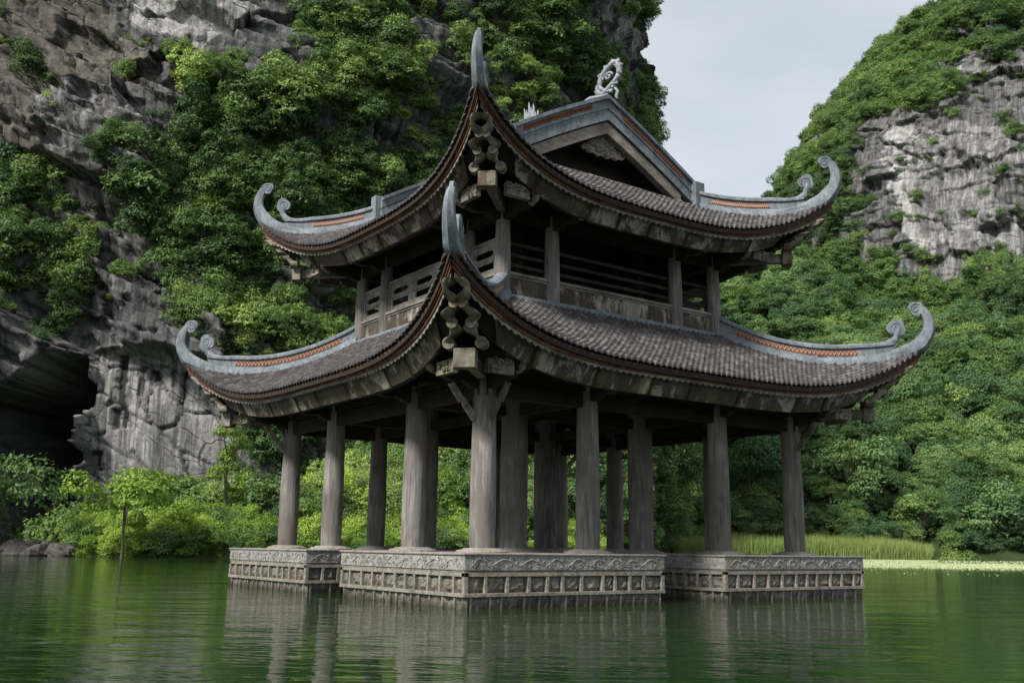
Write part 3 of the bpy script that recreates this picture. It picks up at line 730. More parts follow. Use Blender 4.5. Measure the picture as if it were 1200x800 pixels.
# -- upper storey: panels, sill, railing, beams
mb = MB(); mb.box(P(0, A2, 4.88), (2*A2-.2, .06, .42)); side(mb, 'wall_panel', M['board'])
mb = MB(); mb.box(P(0, A2, 5.115), (2*A2-.1, .16, .055)); mb.box(P(0, A2+.0, 5.065), (2*A2-.1, .10, .045)); side(mb, 'sill_rail', M['rail'])
RAILS = []
for (x0, x1) in ((-A2+.16, -B2-.16), (-B2+.16, B2-.16), (B2+.16, A2-.16)):
    w = x1-x0; outl = [(0, 0), (w, 0), (w, .64), (0, .64)]; holes = []
    nh = max(1, int(round(w/.95))); hw = w/nh
    for i in range(nh):
        cx = (i+.5)*hw; a = min(.33, hw*.36)
        holes.append([(cx+a*math.cos(t)*(1-.25*math.cos(4*t)*0), .42+.085*math.sin(t)*(1+.25*math.cos(2*t))) for t in np.linspace(0, 2*math.pi, 17)[:-1]][::-1])
        holes.append([(cx-a*1.05, .10), (cx-a*1.05, .235), (cx+a*1.05, .235), (cx+a*1.05, .10)])
    mb = MB(); mb.plate(outl, .035, P(x0, A2, 5.15), (1, 0, 0), (0, 0, 1), holes)
    mb.box(P((x0+x1)/2, A2, 5.80), (w, .075, .06)); mb.box(P((x0+x1)/2, A2, 5.44), (w, .06, .03))
    for xx in (x0+.03, x1-.03): mb.box(P(xx, A2, 5.47), (.055, .07, .66))
    o = mb.build('railing', M['rail'], pav)
    for k in (2, 3): clone(o, pav, k*math.pi/2)
    o.rotation_euler = (0, 0, -math.pi/2) if False else o.rotation_euler; RAILS.append(o)
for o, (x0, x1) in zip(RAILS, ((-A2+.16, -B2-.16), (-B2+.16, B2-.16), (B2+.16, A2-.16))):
    o.rotation_euler = (0, 0, math.pi/2)      # fourth side: plain bars instead of pierced boards, its shade put into darker wood
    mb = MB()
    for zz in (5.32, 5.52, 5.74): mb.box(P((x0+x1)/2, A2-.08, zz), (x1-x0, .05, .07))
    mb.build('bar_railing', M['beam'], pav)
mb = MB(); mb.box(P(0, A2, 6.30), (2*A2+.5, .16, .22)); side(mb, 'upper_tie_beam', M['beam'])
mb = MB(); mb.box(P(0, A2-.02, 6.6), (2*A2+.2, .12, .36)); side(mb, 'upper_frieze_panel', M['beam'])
mb = MB(); mb.box((0, 0, ZB+4.50), (5.7, 5.7, .10)); mb.build('upper_floor', M['deck'], pav)
for y in (-1.66, 1.66):     # inner board walls
    pass
for k, zz in enumerate((5.3, 5.6, 5.9)):
    mb = MB(); mb.box((0, -.9, ZB+zz), (3.2, .05, .16)); mb.build('inner_slat', M['beam'], pav); 
mb = MB()
for x in (-1.66, 1.66):
    for y in (-1.66, 1.66): mb.box((x, y, ZB+6.), (.2, .2, 3.))
mb.build('inner_post', M['beam'], pav)
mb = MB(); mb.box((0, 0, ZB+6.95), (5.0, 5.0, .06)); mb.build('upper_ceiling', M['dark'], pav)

# -- lower storey beams
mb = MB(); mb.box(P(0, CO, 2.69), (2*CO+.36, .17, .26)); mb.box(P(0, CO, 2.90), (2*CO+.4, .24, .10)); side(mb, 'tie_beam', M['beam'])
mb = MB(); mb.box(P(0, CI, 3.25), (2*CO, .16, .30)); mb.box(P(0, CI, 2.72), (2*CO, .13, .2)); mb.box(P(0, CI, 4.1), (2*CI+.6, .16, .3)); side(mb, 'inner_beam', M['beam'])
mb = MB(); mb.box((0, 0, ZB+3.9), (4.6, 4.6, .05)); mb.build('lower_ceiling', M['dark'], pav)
mb = MB()
for x in (-CO, -CI, CI, CO):      # rafter beams climbing from the eave
    mb.loft([[P(x-.07, 5.0, 3.0), P(x+.07, 5.0, 3.0), P(x+.07, 5.0, 3.16), P(x-.07, 5.0, 3.16)], [P(x-.07, max(abs(x), 2.0), 4.25 if abs(x) < 3 else 3.5), P(x+.07, max(abs(x), 2.0), 4.25 if abs(x) < 3 else 3.5), P(x+.07, max(abs(x), 2.), 4.45 if abs(x) < 3 else 3.65), P(x-.07, max(abs(x), 2.), 4.45 if abs(x) < 3 else 3.65)]])
side(mb, 'rafter', M['beam'])
mb = MB()
for o_, z_ in ((4.5, 3.28), (3.5, 3.75)):
    mb.box(P(0, o_, z_), (2*o_-.6, .1, .1))
side(mb, 'purlin', M['beam'])

# -- carved bracket arms at every column, both storeys
def arm_poly(l0, l1, z0, z1, hgt, wob):
    up = []; lo = []
    for i in range(19):
        t = i/18; o = l0+(l1-l0)*t; z = z0+(z1-z0)*t**1.3
        up.append((o, z+hgt*(.5-.18*t)+.03*math.sin(t*9)))
        lo.append((o, z-hgt*(.5-.25*t)-wob*abs(math.sin(t*math.pi*2.2))*(1-.4*t)))
    return up+lo[::-1]
def bracket(lat, l0, l1, z0, z1, hgt, wob, name='carved_bracket'):
    mb = MB(); mb.plate(arm_poly(l0, l1, z0, z1, hgt, wob), .15, P(lat, 0, 0), (0, -1, 0), (0, 0, 1))
    arm = mb; mb = MB()
    # hook that climbs over the eave board
    pts = [(l1-.10, z1-.06), (l1+.04, z1-.02), (l1+.10, z1+.08), (l1+.04, z1+.17), (l1+.10, z1+.26), (l1+.19, z1+.33)]
    pp = []
    for i in range(len(pts)-1):
        for f in (0, .33, .66): pp.append((pts[i][0]*(1-f)+pts[i+1][0]*f, pts[i][1]*(1-f)+pts[i+1][1]*f))
    mb.tube([P(lat, a, b) for a, b in pp], [.075-.002*i for i in range(len(pp))], 8, 1.0)
    for k in range(3):       # carved bosses under the arm
        arm.tube([P(lat-.09, l0+.35+k*.2, z0-.02+.02*k), P(lat+.09, l0+.35+k*.2, z0-.02+.02*k)], .055, 8)
    o = arm.build('bracket_arm', M['beam'], pav); P4(o)
    o = mb.build(name, M['carve'], pav); smooth_by_angle(o, 35); P4(o)
for lat in (-CI, CI): bracket(lat, CO, 4.93, 2.86, 2.92, .26, .09)
for lat in (-CO, CO): bracket(lat, CO, 4.93, 2.86, 2.95, .26, .09)
for lat in (-B2, B2): bracket(lat, A2, 3.80, 6.28, 6.26, .22, .08)
for lat in (-A2, A2): bracket(lat, A2, 3.80, 6.28, 6.30, .22, .08)
# stepped struts on corner columns
for sg in (-1, 1):
    mb = MB()
    pl = [(.19, 2.20), (.24, 2.14), (.42, 2.36), (.44, 2.42), (.50, 2.42), (.72, 2.70), (.62, 2.74), (.44, 2.52), (.40, 2.50), (.36, 2.44), (.19, 2.26)]
    mb.plate([(a+CO, b) for a, b in pl], .06, P(sg*CO, 0, 0), (0, -1, 0), (0, 0, 1)); side(mb, 'stepped_strut', M['carve'])
# corner carvings: beam end block and paired S scrolls under every hip
def corner(rf, tb, zb, t1, z1, sz):
    blk = MB(); blk.box(D(tb, zb), (.22*sz, .34*sz, .30*sz), math.pi/4)
    blk.box(D(tb-.55, zb+.02), (1.5, .16, .20), math.pi/4)
    o = blk.build('corner_beam_end', M['carve'], pav, bevel=.012); P4(o)
    for sg in (-1, 1):
        mb = MB(); pts = []; n = 72
        for i in range(n+1):
            u = i/n; t = tb-.02+(t1-tb)*u; z = zb+.20*sz+(z1-zb-.2*sz)*u
            sp = (.19-.12*u+.062*math.sin(u*math.pi*5.0+.6))*sz+.01
            pts.append(D(t, z, sg*sp))
        w = .10*sz
        # ribbon: wide along the diagonal, thin sideways
        rings = []
        for i, p in enumerate(pts):
            q = .074*sz*(1+.45*math.sin(i/n*math.pi*8.4+1.)); da = np.array([-SQ, -SQ, 0])*w; s_ = np.array([-SQ, SQ, 0])
            rings.append([p+da*math.cos(a)**3*.0+da*np.sign(math.cos(a))*abs(math.cos(a))**.5+s_*q*np.sign(math.sin(a))*abs(math.sin(a))**.7 for a in np.linspace(0, 2*math.pi, 13)[:-1]])
        mb.loft(rings)
        for u in (.05, .36, .64):
            p = pts[int(u*n)]; mb.tube([p-np.array([-SQ, -SQ, 0])*w*.9, p+np.array([-SQ, -SQ, 0])*w*.9], .098*sz*(1-.35*u), 14)
        o = mb.build('scroll_carving', M['carve'], pav); smooth_by_angle(o, 40); P4(o)
    for sg in (-1, 1):          # leafy carved blocks either side
        mb = MB()
        for k in range(14):
            a = random.uniform(0, 1); p = D(tb-.25-.2*a, zb-.02+random.uniform(-.1, .1), sg*(.22+.35*a)); r_ = random.uniform(.03, .06)
            sp = [p+np.array([random.uniform(-.01, .01), 0, 0])+r_*np.array([math.cos(q*.9)*SQ*(1-q/9), -math.cos(q*.9)*SQ*sg*(1-q/9)*-1, math.sin(q*.9)*(1-q/9)]) for q in range(8)]
            mb.tube(sp, .018, 5)
        mb.box(D(tb-.42, zb-.02, sg*.42), (.5, .10, .22), math.pi/4+sg*math.pi/4)
        o = mb.build('leaf_carving', M['carve'], pav); P4(o)
corner(low, 5.02, 2.90, 5.66, 3.92, 1.0); corner(upr, 3.96, 6.33, 4.52, 7.20, .92)

# -- gables and main roof above the upper eave
VP = 2.6
def verge_z(u): a = abs(u)/2.6; return 9.57-1.40*(a+.12*a*(1-a)*-1)   # top line of the verge
# main slopes (left and right of the ridge): tiles from the skirt up to the ridge
class Slope:
    A0 = .12
    def eo(s, lat): return 2.66+0*lat
    def Z(s, lat, out): return 7.50+(9.02-7.50)*(1-np.clip(out/2.62, 0, 1.1))
sl = Slope()
for rz in (-math.pi/2, math.pi/2):
    o = tiles(sl, 'main_roof_tiles', -2.5, 2.5); o.rotation_euler = (0, 0, rz)
mb = MB()
for sg in (-1, 1): mb.loft([[(sg*2.75, y, ZB+7.44), (0, y, ZB+9.02), (0, y, ZB+8.94), (sg*2.75, y, ZB+7.34)] for y in (-2.5, 2.5)])
mb.build('main_roof_deck', M['deck'], pav)
# ridge beam along v
mb = MB(); prf = [(-.19, 8.98), (-.15, 9.14), (-.08, 9.18), (-.08, 9.44), (-.13, 9.46), (-.13, 9.53), (0, 9.57), (.13, 9.53), (.13, 9.46), (.08, 9.44), (.08, 9.18), (.15, 9.14), (.19, 8.98)]
mb.loft([[(a, y, ZB+b-.02+.012*abs(y)) for a, b in prf] for y in np.linspace(-2.5, 2.5, 9)])
o = mb.build('main_ridge', M['ridge'], pav)
def gable(sg):
    root_parts = []
    us = np.linspace(-2.62, 2.62, 41)
    def band(d0, d1, y0, y1, name, mat, par=None, us=us):
        mb = MB(); mb.loft([[(u, sg*y0, ZB+verge_z(u)-d0), (u, sg*y1, ZB+verge_z(u)-d0), (u, sg*y1, ZB+verge_z(u)-d1), (u, sg*y0, ZB+verge_z(u)-d1)] for u in us])
        return mb.build(name, M[mat], par or pav)
    v = band(.08, .55, 2.44, 2.60, 'verge_ridge', 'ridge')
    band(.0, .085, 2.40, 2.66, 'verge_cap', 'ridge', v); band(.275, .30, 2.44, 2.625, 'verge_moulding', 'ridge', v)
    band(.50, .57, 2.44, 2.635, 'verge_moulding', 'ridge', v)
    for lo_, hi_ in ((-2.2, -.42), (.42, 2.2)):
        uu = np.linspace(lo_, hi_, 30); band(.13, .225, 2.59, 2.606, 'terracotta_strip', 'terra', v, uu)
        mb = MB()
        for i in range(0, 29):
            u = uu[i]; du = uu[1]-uu[0]; z = lambda q, d: ZB+verge_z(q)-d
            mb.tube([(u, sg*2.611, z(u, .215)), (u+du*.5, sg*2.612, z(u+du*.5, .145)), (u+du*.95, sg*2.611, z(u+du*.95, .215))], .010, 5)
        mb.build('clay_lattice', M['terra'], v)
    us2 = np.linspace(-2.2, 2.2, 31)
    b = band(.575, .86, 2.42, 2.585, 'bargeboard', 'barge', us=np.linspace(-2.15, 2.15, 31))
    band(.565, .60, 2.42, 2.60, 'barge_fillet', 'dark', b, us=np.linspace(-2.12, 2.12, 31))
    # recessed dark tympanum and pale carved pediment panel
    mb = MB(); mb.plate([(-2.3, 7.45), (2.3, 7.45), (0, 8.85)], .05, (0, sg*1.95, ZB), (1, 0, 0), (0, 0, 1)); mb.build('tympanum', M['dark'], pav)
    mb = MB(); rr2 = random.Random(5)
    outl = [(-.62, 8.33), (0, 8.72), (.62, 8.33)]+[(.62-.124*i, 8.27+.05*(i % 2)-.06*math.sin(i/10*math.pi)) for i in range(1, 10)]
    mb.plate(outl, .05, (0, sg*2.40, ZB), (1, 0, 0), (0, 0, 1))
    for k in range(90):
        u = rr2.uniform(-.56, .56); zt = 8.70-abs(u)*.63; z = rr2.uniform(8.28, zt); r_ = rr2.uniform(.03, .06)
        mb.tube([(u+r_*math.cos(q*.95)*(1-q/9)*1.3, sg*2.44, ZB+z+r_*math.sin(q*.95)*(1-q/9)) for q in range(7)], .017, 5)
    mb.build('carved_pediment', M['barge'], pav)
    # shelf under the gable
    mb = MB(); mb.box((0, sg*2.52, ZB+7.50), (4.6, .34, .10)); mb.build('gable_shelf', M['ridge'], pav)
    for s2 in (-1, 1):
        mb = MB(); mb.box((s2*2.62, sg*2.62, ZB+7.86), (.30, .22, .66)); mb.build('verge_foot_post', M['ridge'], pav, bevel=.02)
gable(-1); gable(1)
# finials: open cloud scroll at each ridge end, flame in the middle
def finial(y, sg):
    mb = MB(); Y = np.array([0, sg, 0.]); X0 = np.array([0, y, ZB+9.55])
    def q(a, b, s=0.): return X0+Y*(a*1.3 if b > .03 or a > 0 else a*1.2)+np.array([s+a*.25, 0, b*1.0])
    # local a: outward along the ridge, b: up
    def cr(path, r): mb.tube([q(a, b) for a, b in path], r, 8)
    th = np.linspace(0, 2*math.pi, 30)
    loop = [(.12+.19*math.cos(t)*(1+.10*math.cos(3*t))+.12*math.sin(t), .42+.30*math.sin(t)*(1+.06*math.cos(4*t))) for t in th]
    cr(loop, .058); cr([(a*.8+.03, b*.84+.07) for a, b in loop], .03)
    for k in range(7):
        t = -.6+k*.55; cr([(.12+.2*math.cos(t)+.12*math.sin(t), .42+.31*math.sin(t)), (.12+.27*math.cos(t+.15)+.12*math.sin(t), .42+.37*math.sin(t+.1)), (.12+.24*math.cos(t+.35)+.12*math.sin(t), .42+.35*math.sin(t+.3))], [.05, .04, .02])
    cr([(.12+.085*(1-k/20)*math.cos(k*.45), .46+.10*(1-k/20)*math.sin(k*.45)) for k in range(20)], .030)
    cr([(.02, .0), (-.10, .10), (-.14, .22), (-.08, .32), (-.02, .22), (.06, .14), (.2, .10), (.26, .16), (.2, .2)], .045)
    cr([(-.62, .02), (-.5, .07), (-.38, .05), (-.25, .10), (-.1, .06), (.1, .03)], .055)
    cr([(.25, .15), (.30, .05), (.27, -.05), (.30, -.14)], .035)
    o = mb.build('ridge_scroll_finial', M['orn'], pav, True)
finial(-2.45, -1); finial(2.45, 1)
mb = MB()
for k in range(15):
    a = -.63+.09*k; h = .62*math.exp(-(a/.42)**2)+.16+.13*(k % 2)
    mb.tube([(0, .2+a, ZB+9.5), (.02, .2+a*1.05+.02, ZB+9.5+h*.5), (0, .2+a*.9-.02, ZB+9.5+h*.8), (0, .2+a*1.0+.02, ZB+9.55+h)], [.06, .05, .035, .008], 6)
mb.build('flame_finial', M['orn'], pav, True)

# ================================================================ VEGETATION
def crown_mesh(name, mat, nleaf, seed, shape='round', leaf=.085):
    g_ = np.random.default_rng(seed); V = []; lobes = []
    nl = 9 if shape != 'hang' else 7
    for i in range(nl):
        if shape == 'round': c = g_.normal(0, .38, 3)*[1, 1, .75]; r = g_.uniform(.34, .56)
        elif shape == 'wide': c = g_.normal(0, .5, 3)*[1.15, 1.15, .38]; r = g_.uniform(.28, .46)
        elif shape == 'hang': c = np.array([g_.normal(0, .28), g_.normal(0, .28), -i*.32+.6]); r = g_.uniform(.26, .42)
        else: c = g_.normal(0, .42, 3)*[1, 1, .9]; r = g_.uniform(.25, .4)
        lobes.append((c, r, g_.uniform(-.25, .25)))
    per = nleaf//nl; LV = []
    for c, r, tn in lobes:
        d = g_.normal(size=(per, 3)); d[:, 2] = np.abs(d[:, 2])*.5+d[:, 2]*.65; d /= np.linalg.norm(d, axis=1, keepdims=True)
        rad = r*(.70+.36*g_.random(per)**.7); rad = rad*(1+.34*vnoise(d*3.1+c, seed)+.14*vnoise(d*8+c, seed+3))
        p = c+d*rad[:, None]
        nn = d+g_.normal(0, .55, (per, 3))+[0, 0, .35]; nn /= np.linalg.norm(nn, axis=1, keepdims=True)
        t = np.cross(nn, g_.normal(size=(per, 3))); t /= np.linalg.norm(t, axis=1, keepdims=True); b = np.cross(nn, t)
        sz = leaf*g_.uniform(.55, 1.25, per)[:, None]
        q = np.stack([p-t*sz, p+b*sz*.42-nn*sz*.1, p+t*sz, p-b*sz*.42-nn*sz*.1], 1); V.append(q.reshape(-1, 3)); LV.append(np.repeat(np.clip(.5+tn+g_.normal(0, .22, per), 0, 1), 4))
    V = np.concatenate(V); LVv = np.concatenate(LV); n = len(V)//4
    me = bpy.data.meshes.new(name); me.vertices.add(len(V)); me.vertices.foreach_set('co', V.reshape(-1).astype(np.float32))
    me.loops.add(n*4); me.loops.foreach_set('vertex_index', np.arange(n*4, dtype=np.int32)); me.polygons.add(n); me.polygons.foreach_set('loop_start', np.arange(0, n*4, 4, dtype=np.int32)); me.update(calc_edges=True)
    at = me.attributes.new('leaf', 'FLOAT', 'POINT'); at.data.foreach_set('value', LVv.astype(np.float32)); me.materials.append(mat); return me
def trunk_mesh(name, seed, slim=1.):
    g_ = random.Random(seed); mb = MB(); top = (g_.uniform(-.12, .12), g_.uniform(-.12, .12), .1)
    path = [(0, 0, -1.5), (.03, .02, -1.), (-.03, .03, -.5), top]; mb.tube(path, [.085*slim, .07*slim, .06*slim, .04*slim], 8)
    for k in range(6):
        a = g_.uniform(0, 6.3); z = g_.uniform(-.7, 0); e = (math.cos(a)*g_.uniform(.4, .7), math.sin(a)*g_.uniform(.4, .7), z+g_.uniform(.4, .8))
        mb.tube([(0, 0, z), (e[0]*.5, e[1]*.5, z+.3), e], [.035*slim, .025*slim, .008], 6)
    me = mb.build(name, M['bark'], None, True); d = me.data; bpy.data.objects.remove(me); return d
CM = {}
for key, mat in (('leaf', 'leaf'), ('bright', 'bright'), ('deep', 'deep')):
    CM[key] = [crown_mesh(key+'_crown', M[mat], 4600, 10+i, sh, .056) for i, sh in enumerate(('round', 'wide', 'round', 'hang', 'clump'))]
CM['far'] = [crown_mesh('far_crown', M['leaf'], 900, 40+i, sh, .13) for i, sh in enumerate(('round', 'wide', 'clump'))]
TR = [trunk_mesh('trunk', i, 1.) for i in range(3)]
def tree(name, label, cat, base, r, h, ck, ci, tint, squash=1., group=None, slim=1., rz=0.):
    # base = foot of the trunk; crown centre h above it
    t = thing(name, label, cat, tuple(base), group)
    tr = bpy.data.objects.new('trunk' if 'tree' in name else 'stem', TR[ci % 3]); sc.collection.objects.link(tr); tr.parent = t; tr.location = (0, 0, h); tr.scale = (slim*h*.35, slim*h*.35, h/1.35)
    c = bpy.data.objects.new('crown' if 'tree' in name else 'foliage', CM[ck][ci]); sc.collection.objects.link(c); c.parent = t; c.location = (0, 0, h); c.scale = (r, r, r*squash); c.rotation_euler = (0, 0, rz); c['tint'] = tint
    return c
# points where the view ray of a photo point meets a surface
def on_cliff(W, PX, PY, x, y):
    d = (PX-x)**2+(PY-y)**2
    z = project(W)[2]; d = np.where(z > (150 if W is LW else 400), 1e9, d); i = np.unravel_index(np.argmin(d), d.shape); return W[i]
LPXr, LPYr, _ = project(LW); RPXr, RPYr, _ = project(RW)
def on_bank(x, f, y=None):
    f_ = float(f); r_ = (x-600)/FPX*f_*1.0
    for _ in range(8):
        p = cf(r_, f_, float(terrain_z(np.array([r_]), np.array([f_]))[0])); qx = project(p)[0]; r_ += (x-qx)/FPX*f_
    return p
SRC = {}
def T(name, label, cat, p, r, h, ck, ci, tint, sq=1., slim=1., sink=0.):
    p = np.array(p, float).reshape(3).copy(); p[2] -= sink
    c = tree(name, label, cat, p, r, h, ck, ci, tint, sq, None, slim, random.uniform(0, 6)); SRC.setdefault((ck, ci), c); return c
# bank trees on the left
T('bank_tree', 'light green broadleaf tree with thin pale trunk leaning over the water before the cliff face', 'tree', on_bank(141, 60.5), 2.8, 4.2, 'bright', 1, .35, 1.0, .7)
T('bank_tree', 'dark green round tree at the far left edge beside the cave', 'tree', on_bank(-8, 63.5), 3.6, 4.3, 'leaf', 0, .1, 1.15)
T('shore_bush', 'rounded green bush right of the thin trunked tree at the waterline', 'bush', on_bank(188, 66), 2.0, 1.6, 'bright', 0, .35)
T('shore_bush', 'low leafy bush touching the water below the thin trunked tree', 'bush', on_bank(104, 65), 1.3, .9, 'leaf', 1, .7)
T('shore_bush', 'yellow green shrub at the waterline just left of the left pier', 'bush', on_bank(246, 66), 1.6, 1.1, 'bright', 4, .75)
T('shore_bush', 'bright shrub seen between the two leftmost lower columns', 'bush', on_bank(362, 67), 1.6, 1.3, 'bright', 2, .8)
T('climbing_shrub', 'leafy creeper hanging beside the grey cliff face above the left pier', 'shrub', on_bank(262, 76), 2.2, 5.0, 'bright', 3, .3, 1.1)
T('shore_bush', 'round pale green bush at the right end of the reed bed', 'bush', on_bank(1116, 131), 2.9, 1.6, 'leaf', 2, .75, .8)
T('shore_bush', 'wide green bush behind the reeds right of the rightmost column', 'bush', on_bank(1082, 137), 4.4, 3.8, 'leaf', 4, .6, .85)
T('broadleaf_tree', 'dark domed tree behind the reeds just right of the rightmost column', 'tree', on_bank(1000, 141), 5.5, 7.6, 'deep', 0, .5, 1.05)
T('broadleaf_tree', 'dark bluish tree seen between the two rightmost columns', 'tree', on_bank(880, 139), 5.5, 8.2, 'deep', 1, .3, 1.1)
T('broadleaf_tree', 'dark tree at the right edge standing at the lake shore', 'tree', on_bank(1178, 135), 5.2, 5.5, 'deep', 2, .45)
T('broadleaf_tree', 'dense green tree seen left of the second rightmost column', 'tree', on_bank(795, 128), 4.5, 7.0, 'deep', 4, .6)
T('broadleaf_tree', 'shaded leafy tree above the reed bed with drooping crown', 'tree', on_bank(940, 150), 5.0, 7.0, 'deep', 3, .4, .8)
# single trees on the left cliff
for (x, y, r, ck, ci, tn, lb) in (
    (62, 92, 1.7, 'leaf', 2, .25, 'dark olive shrub alone on the brown upper left slope'),
    (212, 62, 1.4, 'leaf', 0, .8, 'small upright shrub just below the white rock scar'),
    (140, 92, 1.6, 'leaf', 4, .85, 'yellow green shrub on a ledge left of the white rock scar'),
    (168, 58, 1.3, 'leaf', 1, .7, 'small bush at the left lower edge of the white rock scar'),
    (330, 118, 3.3, 'leaf', 0, .95, 'large light green bamboo like crown in the middle of the cliff forest'),
    (400, 112, 3.0, 'leaf', 1, .95, 'light green crown right beside the large light green one on the cliff'),
    (375, 38, 2.0, 'leaf', 4, 1., 'yellowish topped tree high on the left cliff'),
    (150, 172, 1.9, 'leaf', 2, .7, 'green shrub growing on tilted grey strata'),
    (200, 262, 2.2, 'leaf', 0, .6, 'round dark green tree at the middle of the cliff beside cracked slabs'),
    (150, 325, 1.7, 'leaf', 1, .4, 'shrub growing from a crack above the cave overhang'),
    (205, 385, 1.6, 'leaf', 4, .6, 'small bush on the ledge just left of the lower left roof horn'),
    (490, 200, 2.0, 'leaf', 2, 1., 'bright green bush just above the upper left roof slope'),
    (655, 52, 2.0, 'leaf', 1, .95, 'yellow green tree top behind the front upper roof horn'),
    (745, 84, 1.9, 'leaf', 0, .7, 'bushy tree below the bare rock at the right edge of the left cliff'),
    (772, 15, 1.7, 'leaf', 2, .25, 'dark tree on the sky edge at the top of the left cliff'),
    (790, 128, 1.6, 'leaf', 4, .2, 'dark tree leaning out against the sky right of the ridge finial')):
    p = on_cliff(LW, LPXr, LPYr, x, y); T('cliff_tree' if r > 1.85 else 'cliff_shrub', lb, 'tree' if r > 1.85 else 'shrub', p, r, r*.8, ck, ci, tn, 1., 1., r*.5)
for (x, y, r, tn, lb) in ((1065, 30, 3.2, .3, 'dark tree standing proud on the sky line near the top of the far tower'), (985, 130, 3.0, .35, 'dark rounded tree on the left shoulder of the far tower'),
    (1045, 170, 2.6, .9, 'light green shrub in the middle of the far tower rock face'), (1185, 158, 3.2, .4, 'dark green bush on the far tower at the right edge')):
    p = on_cliff(RW, RPXr, RPYr, x, y); T('cliff_tree', lb, 'tree', p, r, r*.8, 'leaf', 0, tn, 1., 1., r*.5)

# scatter: one object per mass, leaf crowns instanced on points that lie on the terrain or rock
def scatter(name, label, pts, scl, tint, keys):
    pts = np.asarray(pts); n = len(pts); me = bpy.data.meshes.new(name); me.vertices.add(n); me.vertices.foreach_set('co', pts.reshape(-1).astype(np.float32))
    def at(k, t, v, f='value'):
        a = me.attributes.new(k, t, 'POINT'); a.data.foreach_set(f, np.ascontiguousarray(v).reshape(-1))
    at('scv', 'FLOAT_VECTOR', scl.astype(np.float32), 'vector'); rot = np.stack([RNG.normal(0, .18, n), RNG.normal(0, .18, n), RNG.uniform(0, 6.28, n)], 1)
    at('rotv', 'FLOAT_VECTOR', rot.astype(np.float32), 'vector'); at('tint', 'FLOAT', tint.astype(np.float32)); at('vi', 'INT', RNG.integers(0, len(keys), n).astype(np.int32))
    o = bpy.data.objects.new(name, me); sc.collection.objects.link(o)
    ng = bpy.data.node_groups.new(name+'_scatter', 'GeometryNodeTree'); ng.interface.new_socket('Geometry', in_out='INPUT', socket_type='NodeSocketGeometry'); ng.interface.new_socket('Geometry', in_out='OUTPUT', socket_type='NodeSocketGeometry')
    N = ng.nodes.new; gi = N('NodeGroupInput'); go = N('NodeGroupOutput'); jn = N('GeometryNodeJoinGeometry')
    def named(k, t):
        a = N('GeometryNodeInputNamedAttribute'); a.data_type = t; a.inputs[0].default_value = k; return a.outputs[0]
    sv, rv, vi = named('scv', 'FLOAT_VECTOR'), named('rotv', 'FLOAT_VECTOR'), named('vi', 'INT')
    e2r = N('FunctionNodeEulerToRotation'); ng.links.new(rv, e2r.inputs[0])
    for k, so_ in enumerate(keys):
        oi = N('GeometryNodeObjectInfo'); oi.inputs[0].default_value = so_; ip = N('GeometryNodeInstanceOnPoints'); cp = N('FunctionNodeCompare'); cp.data_type = 'INT'; cp.operation = 'EQUAL'
        ng.links.new(vi, cp.inputs[2]); cp.inputs[3].default_value = k
        ng.links.new(gi.outputs[0], ip.inputs['Points']); ng.links.new(cp.outputs[0], ip.inputs['Selection']); ng.links.new(oi.outputs['Geometry'], ip.inputs['Instance'])
        ng.links.new(e2r.outputs[0], ip.inputs['Rotation']); ng.links.new(sv, ip.inputs['Scale']); ng.links.new(ip.outputs[0], jn.inputs[0])
    ng.links.new(jn.outputs[0], go.inputs[0]); md = o.modifiers.new('scatter', 'NODES'); md.node_group = ng
    return kind(o, 'stuff', label, 'vegetation')
S = lambda ck: [SRC[k] for k in SRC if k[0] == ck]
def sample_surface(W, w, n):
    c = (W[:-1, :-1]+W[1:, :-1]+W[1:, 1:]+W[:-1, 1:])/4; ar = np.linalg.norm(np.cross(W[1:, :-1]-W[:-1, :-1], W[:-1, 1:]-W[:-1, :-1]), axis=-1)
    p = (np.minimum(ar, np.percentile(ar, 99))*w[:-1, :-1]).reshape(-1); p /= p.sum(); i = RNG.choice(len(p), n, p=p); j = RNG.random((n, 3))*.6-.3
    return c.reshape(-1, 3)[i]+j, i
# left cliff: what is rock, what is green
rockL = [([(118, -300), (330, -300), (312, 5), (298, 32), (262, 66), (243, 100), (232, 75), (200, 55), (165, 40), (112, -5)], .0),
    (UPSL, .014), ([(55, 108), (125, 118), (170, 70), (205, 110), (240, 105), (205, 150), (215, 185), (185, 190), (120, 150), (110, 190), (165, 230), (178, 275), (172, 330), (230, 380), (275, 430), (100, 400), (110, 330), (95, 235), (40, 190)], .022),
    ([(100, 340), (150, 350), (260, 370), (285, 440), (285, 570), (150, 575), (60, 640), (-80, 640), (-80, 400), (40, 392), (70, 408)], .0),
    (CAVE, 0.), ([(650, -10), (690, 5), (760, 20), (772, 78), (735, 76), (700, 62), (668, 30)], .12), ([(318, 40), (345, 60), (340, 75), (280, 60), (262, 66), (268, 40)], .25),
    ([(230, 370), (275, 372), (270, 430), (235, 420)], .15), ([(640, 98), (668, 98), (668, 130), (640, 130)], .1), ([(262, 66), (340, 66), (345, 80), (260, 80)], .3)]
Pn = LW*.06
wv = np.ones(LPXr.shape)
for poly, pr in rockL:
    m_ = in_poly(LPXr+fbm(Pn*4, 3, 2)*7, LPYr+fbm(Pn*4, 4, 2)*7, poly); wv[m_] = pr
clump = np.clip(.55+fbm(LW*.13, 77, 3)*1.1, .06, 1.4)
zz = project(LW)[2]
vis = (zz < 175) & (LPXr > -160) & (LPXr < 900) & (LPYr > -160) & (LPYr < 640)
pts, ii = sample_surface(LW, wv*clump*vis, 9500)
nL = len(pts); rad = RNG.gamma(6, .25, nL)*(.72+.5*RNG.random(nL)); 
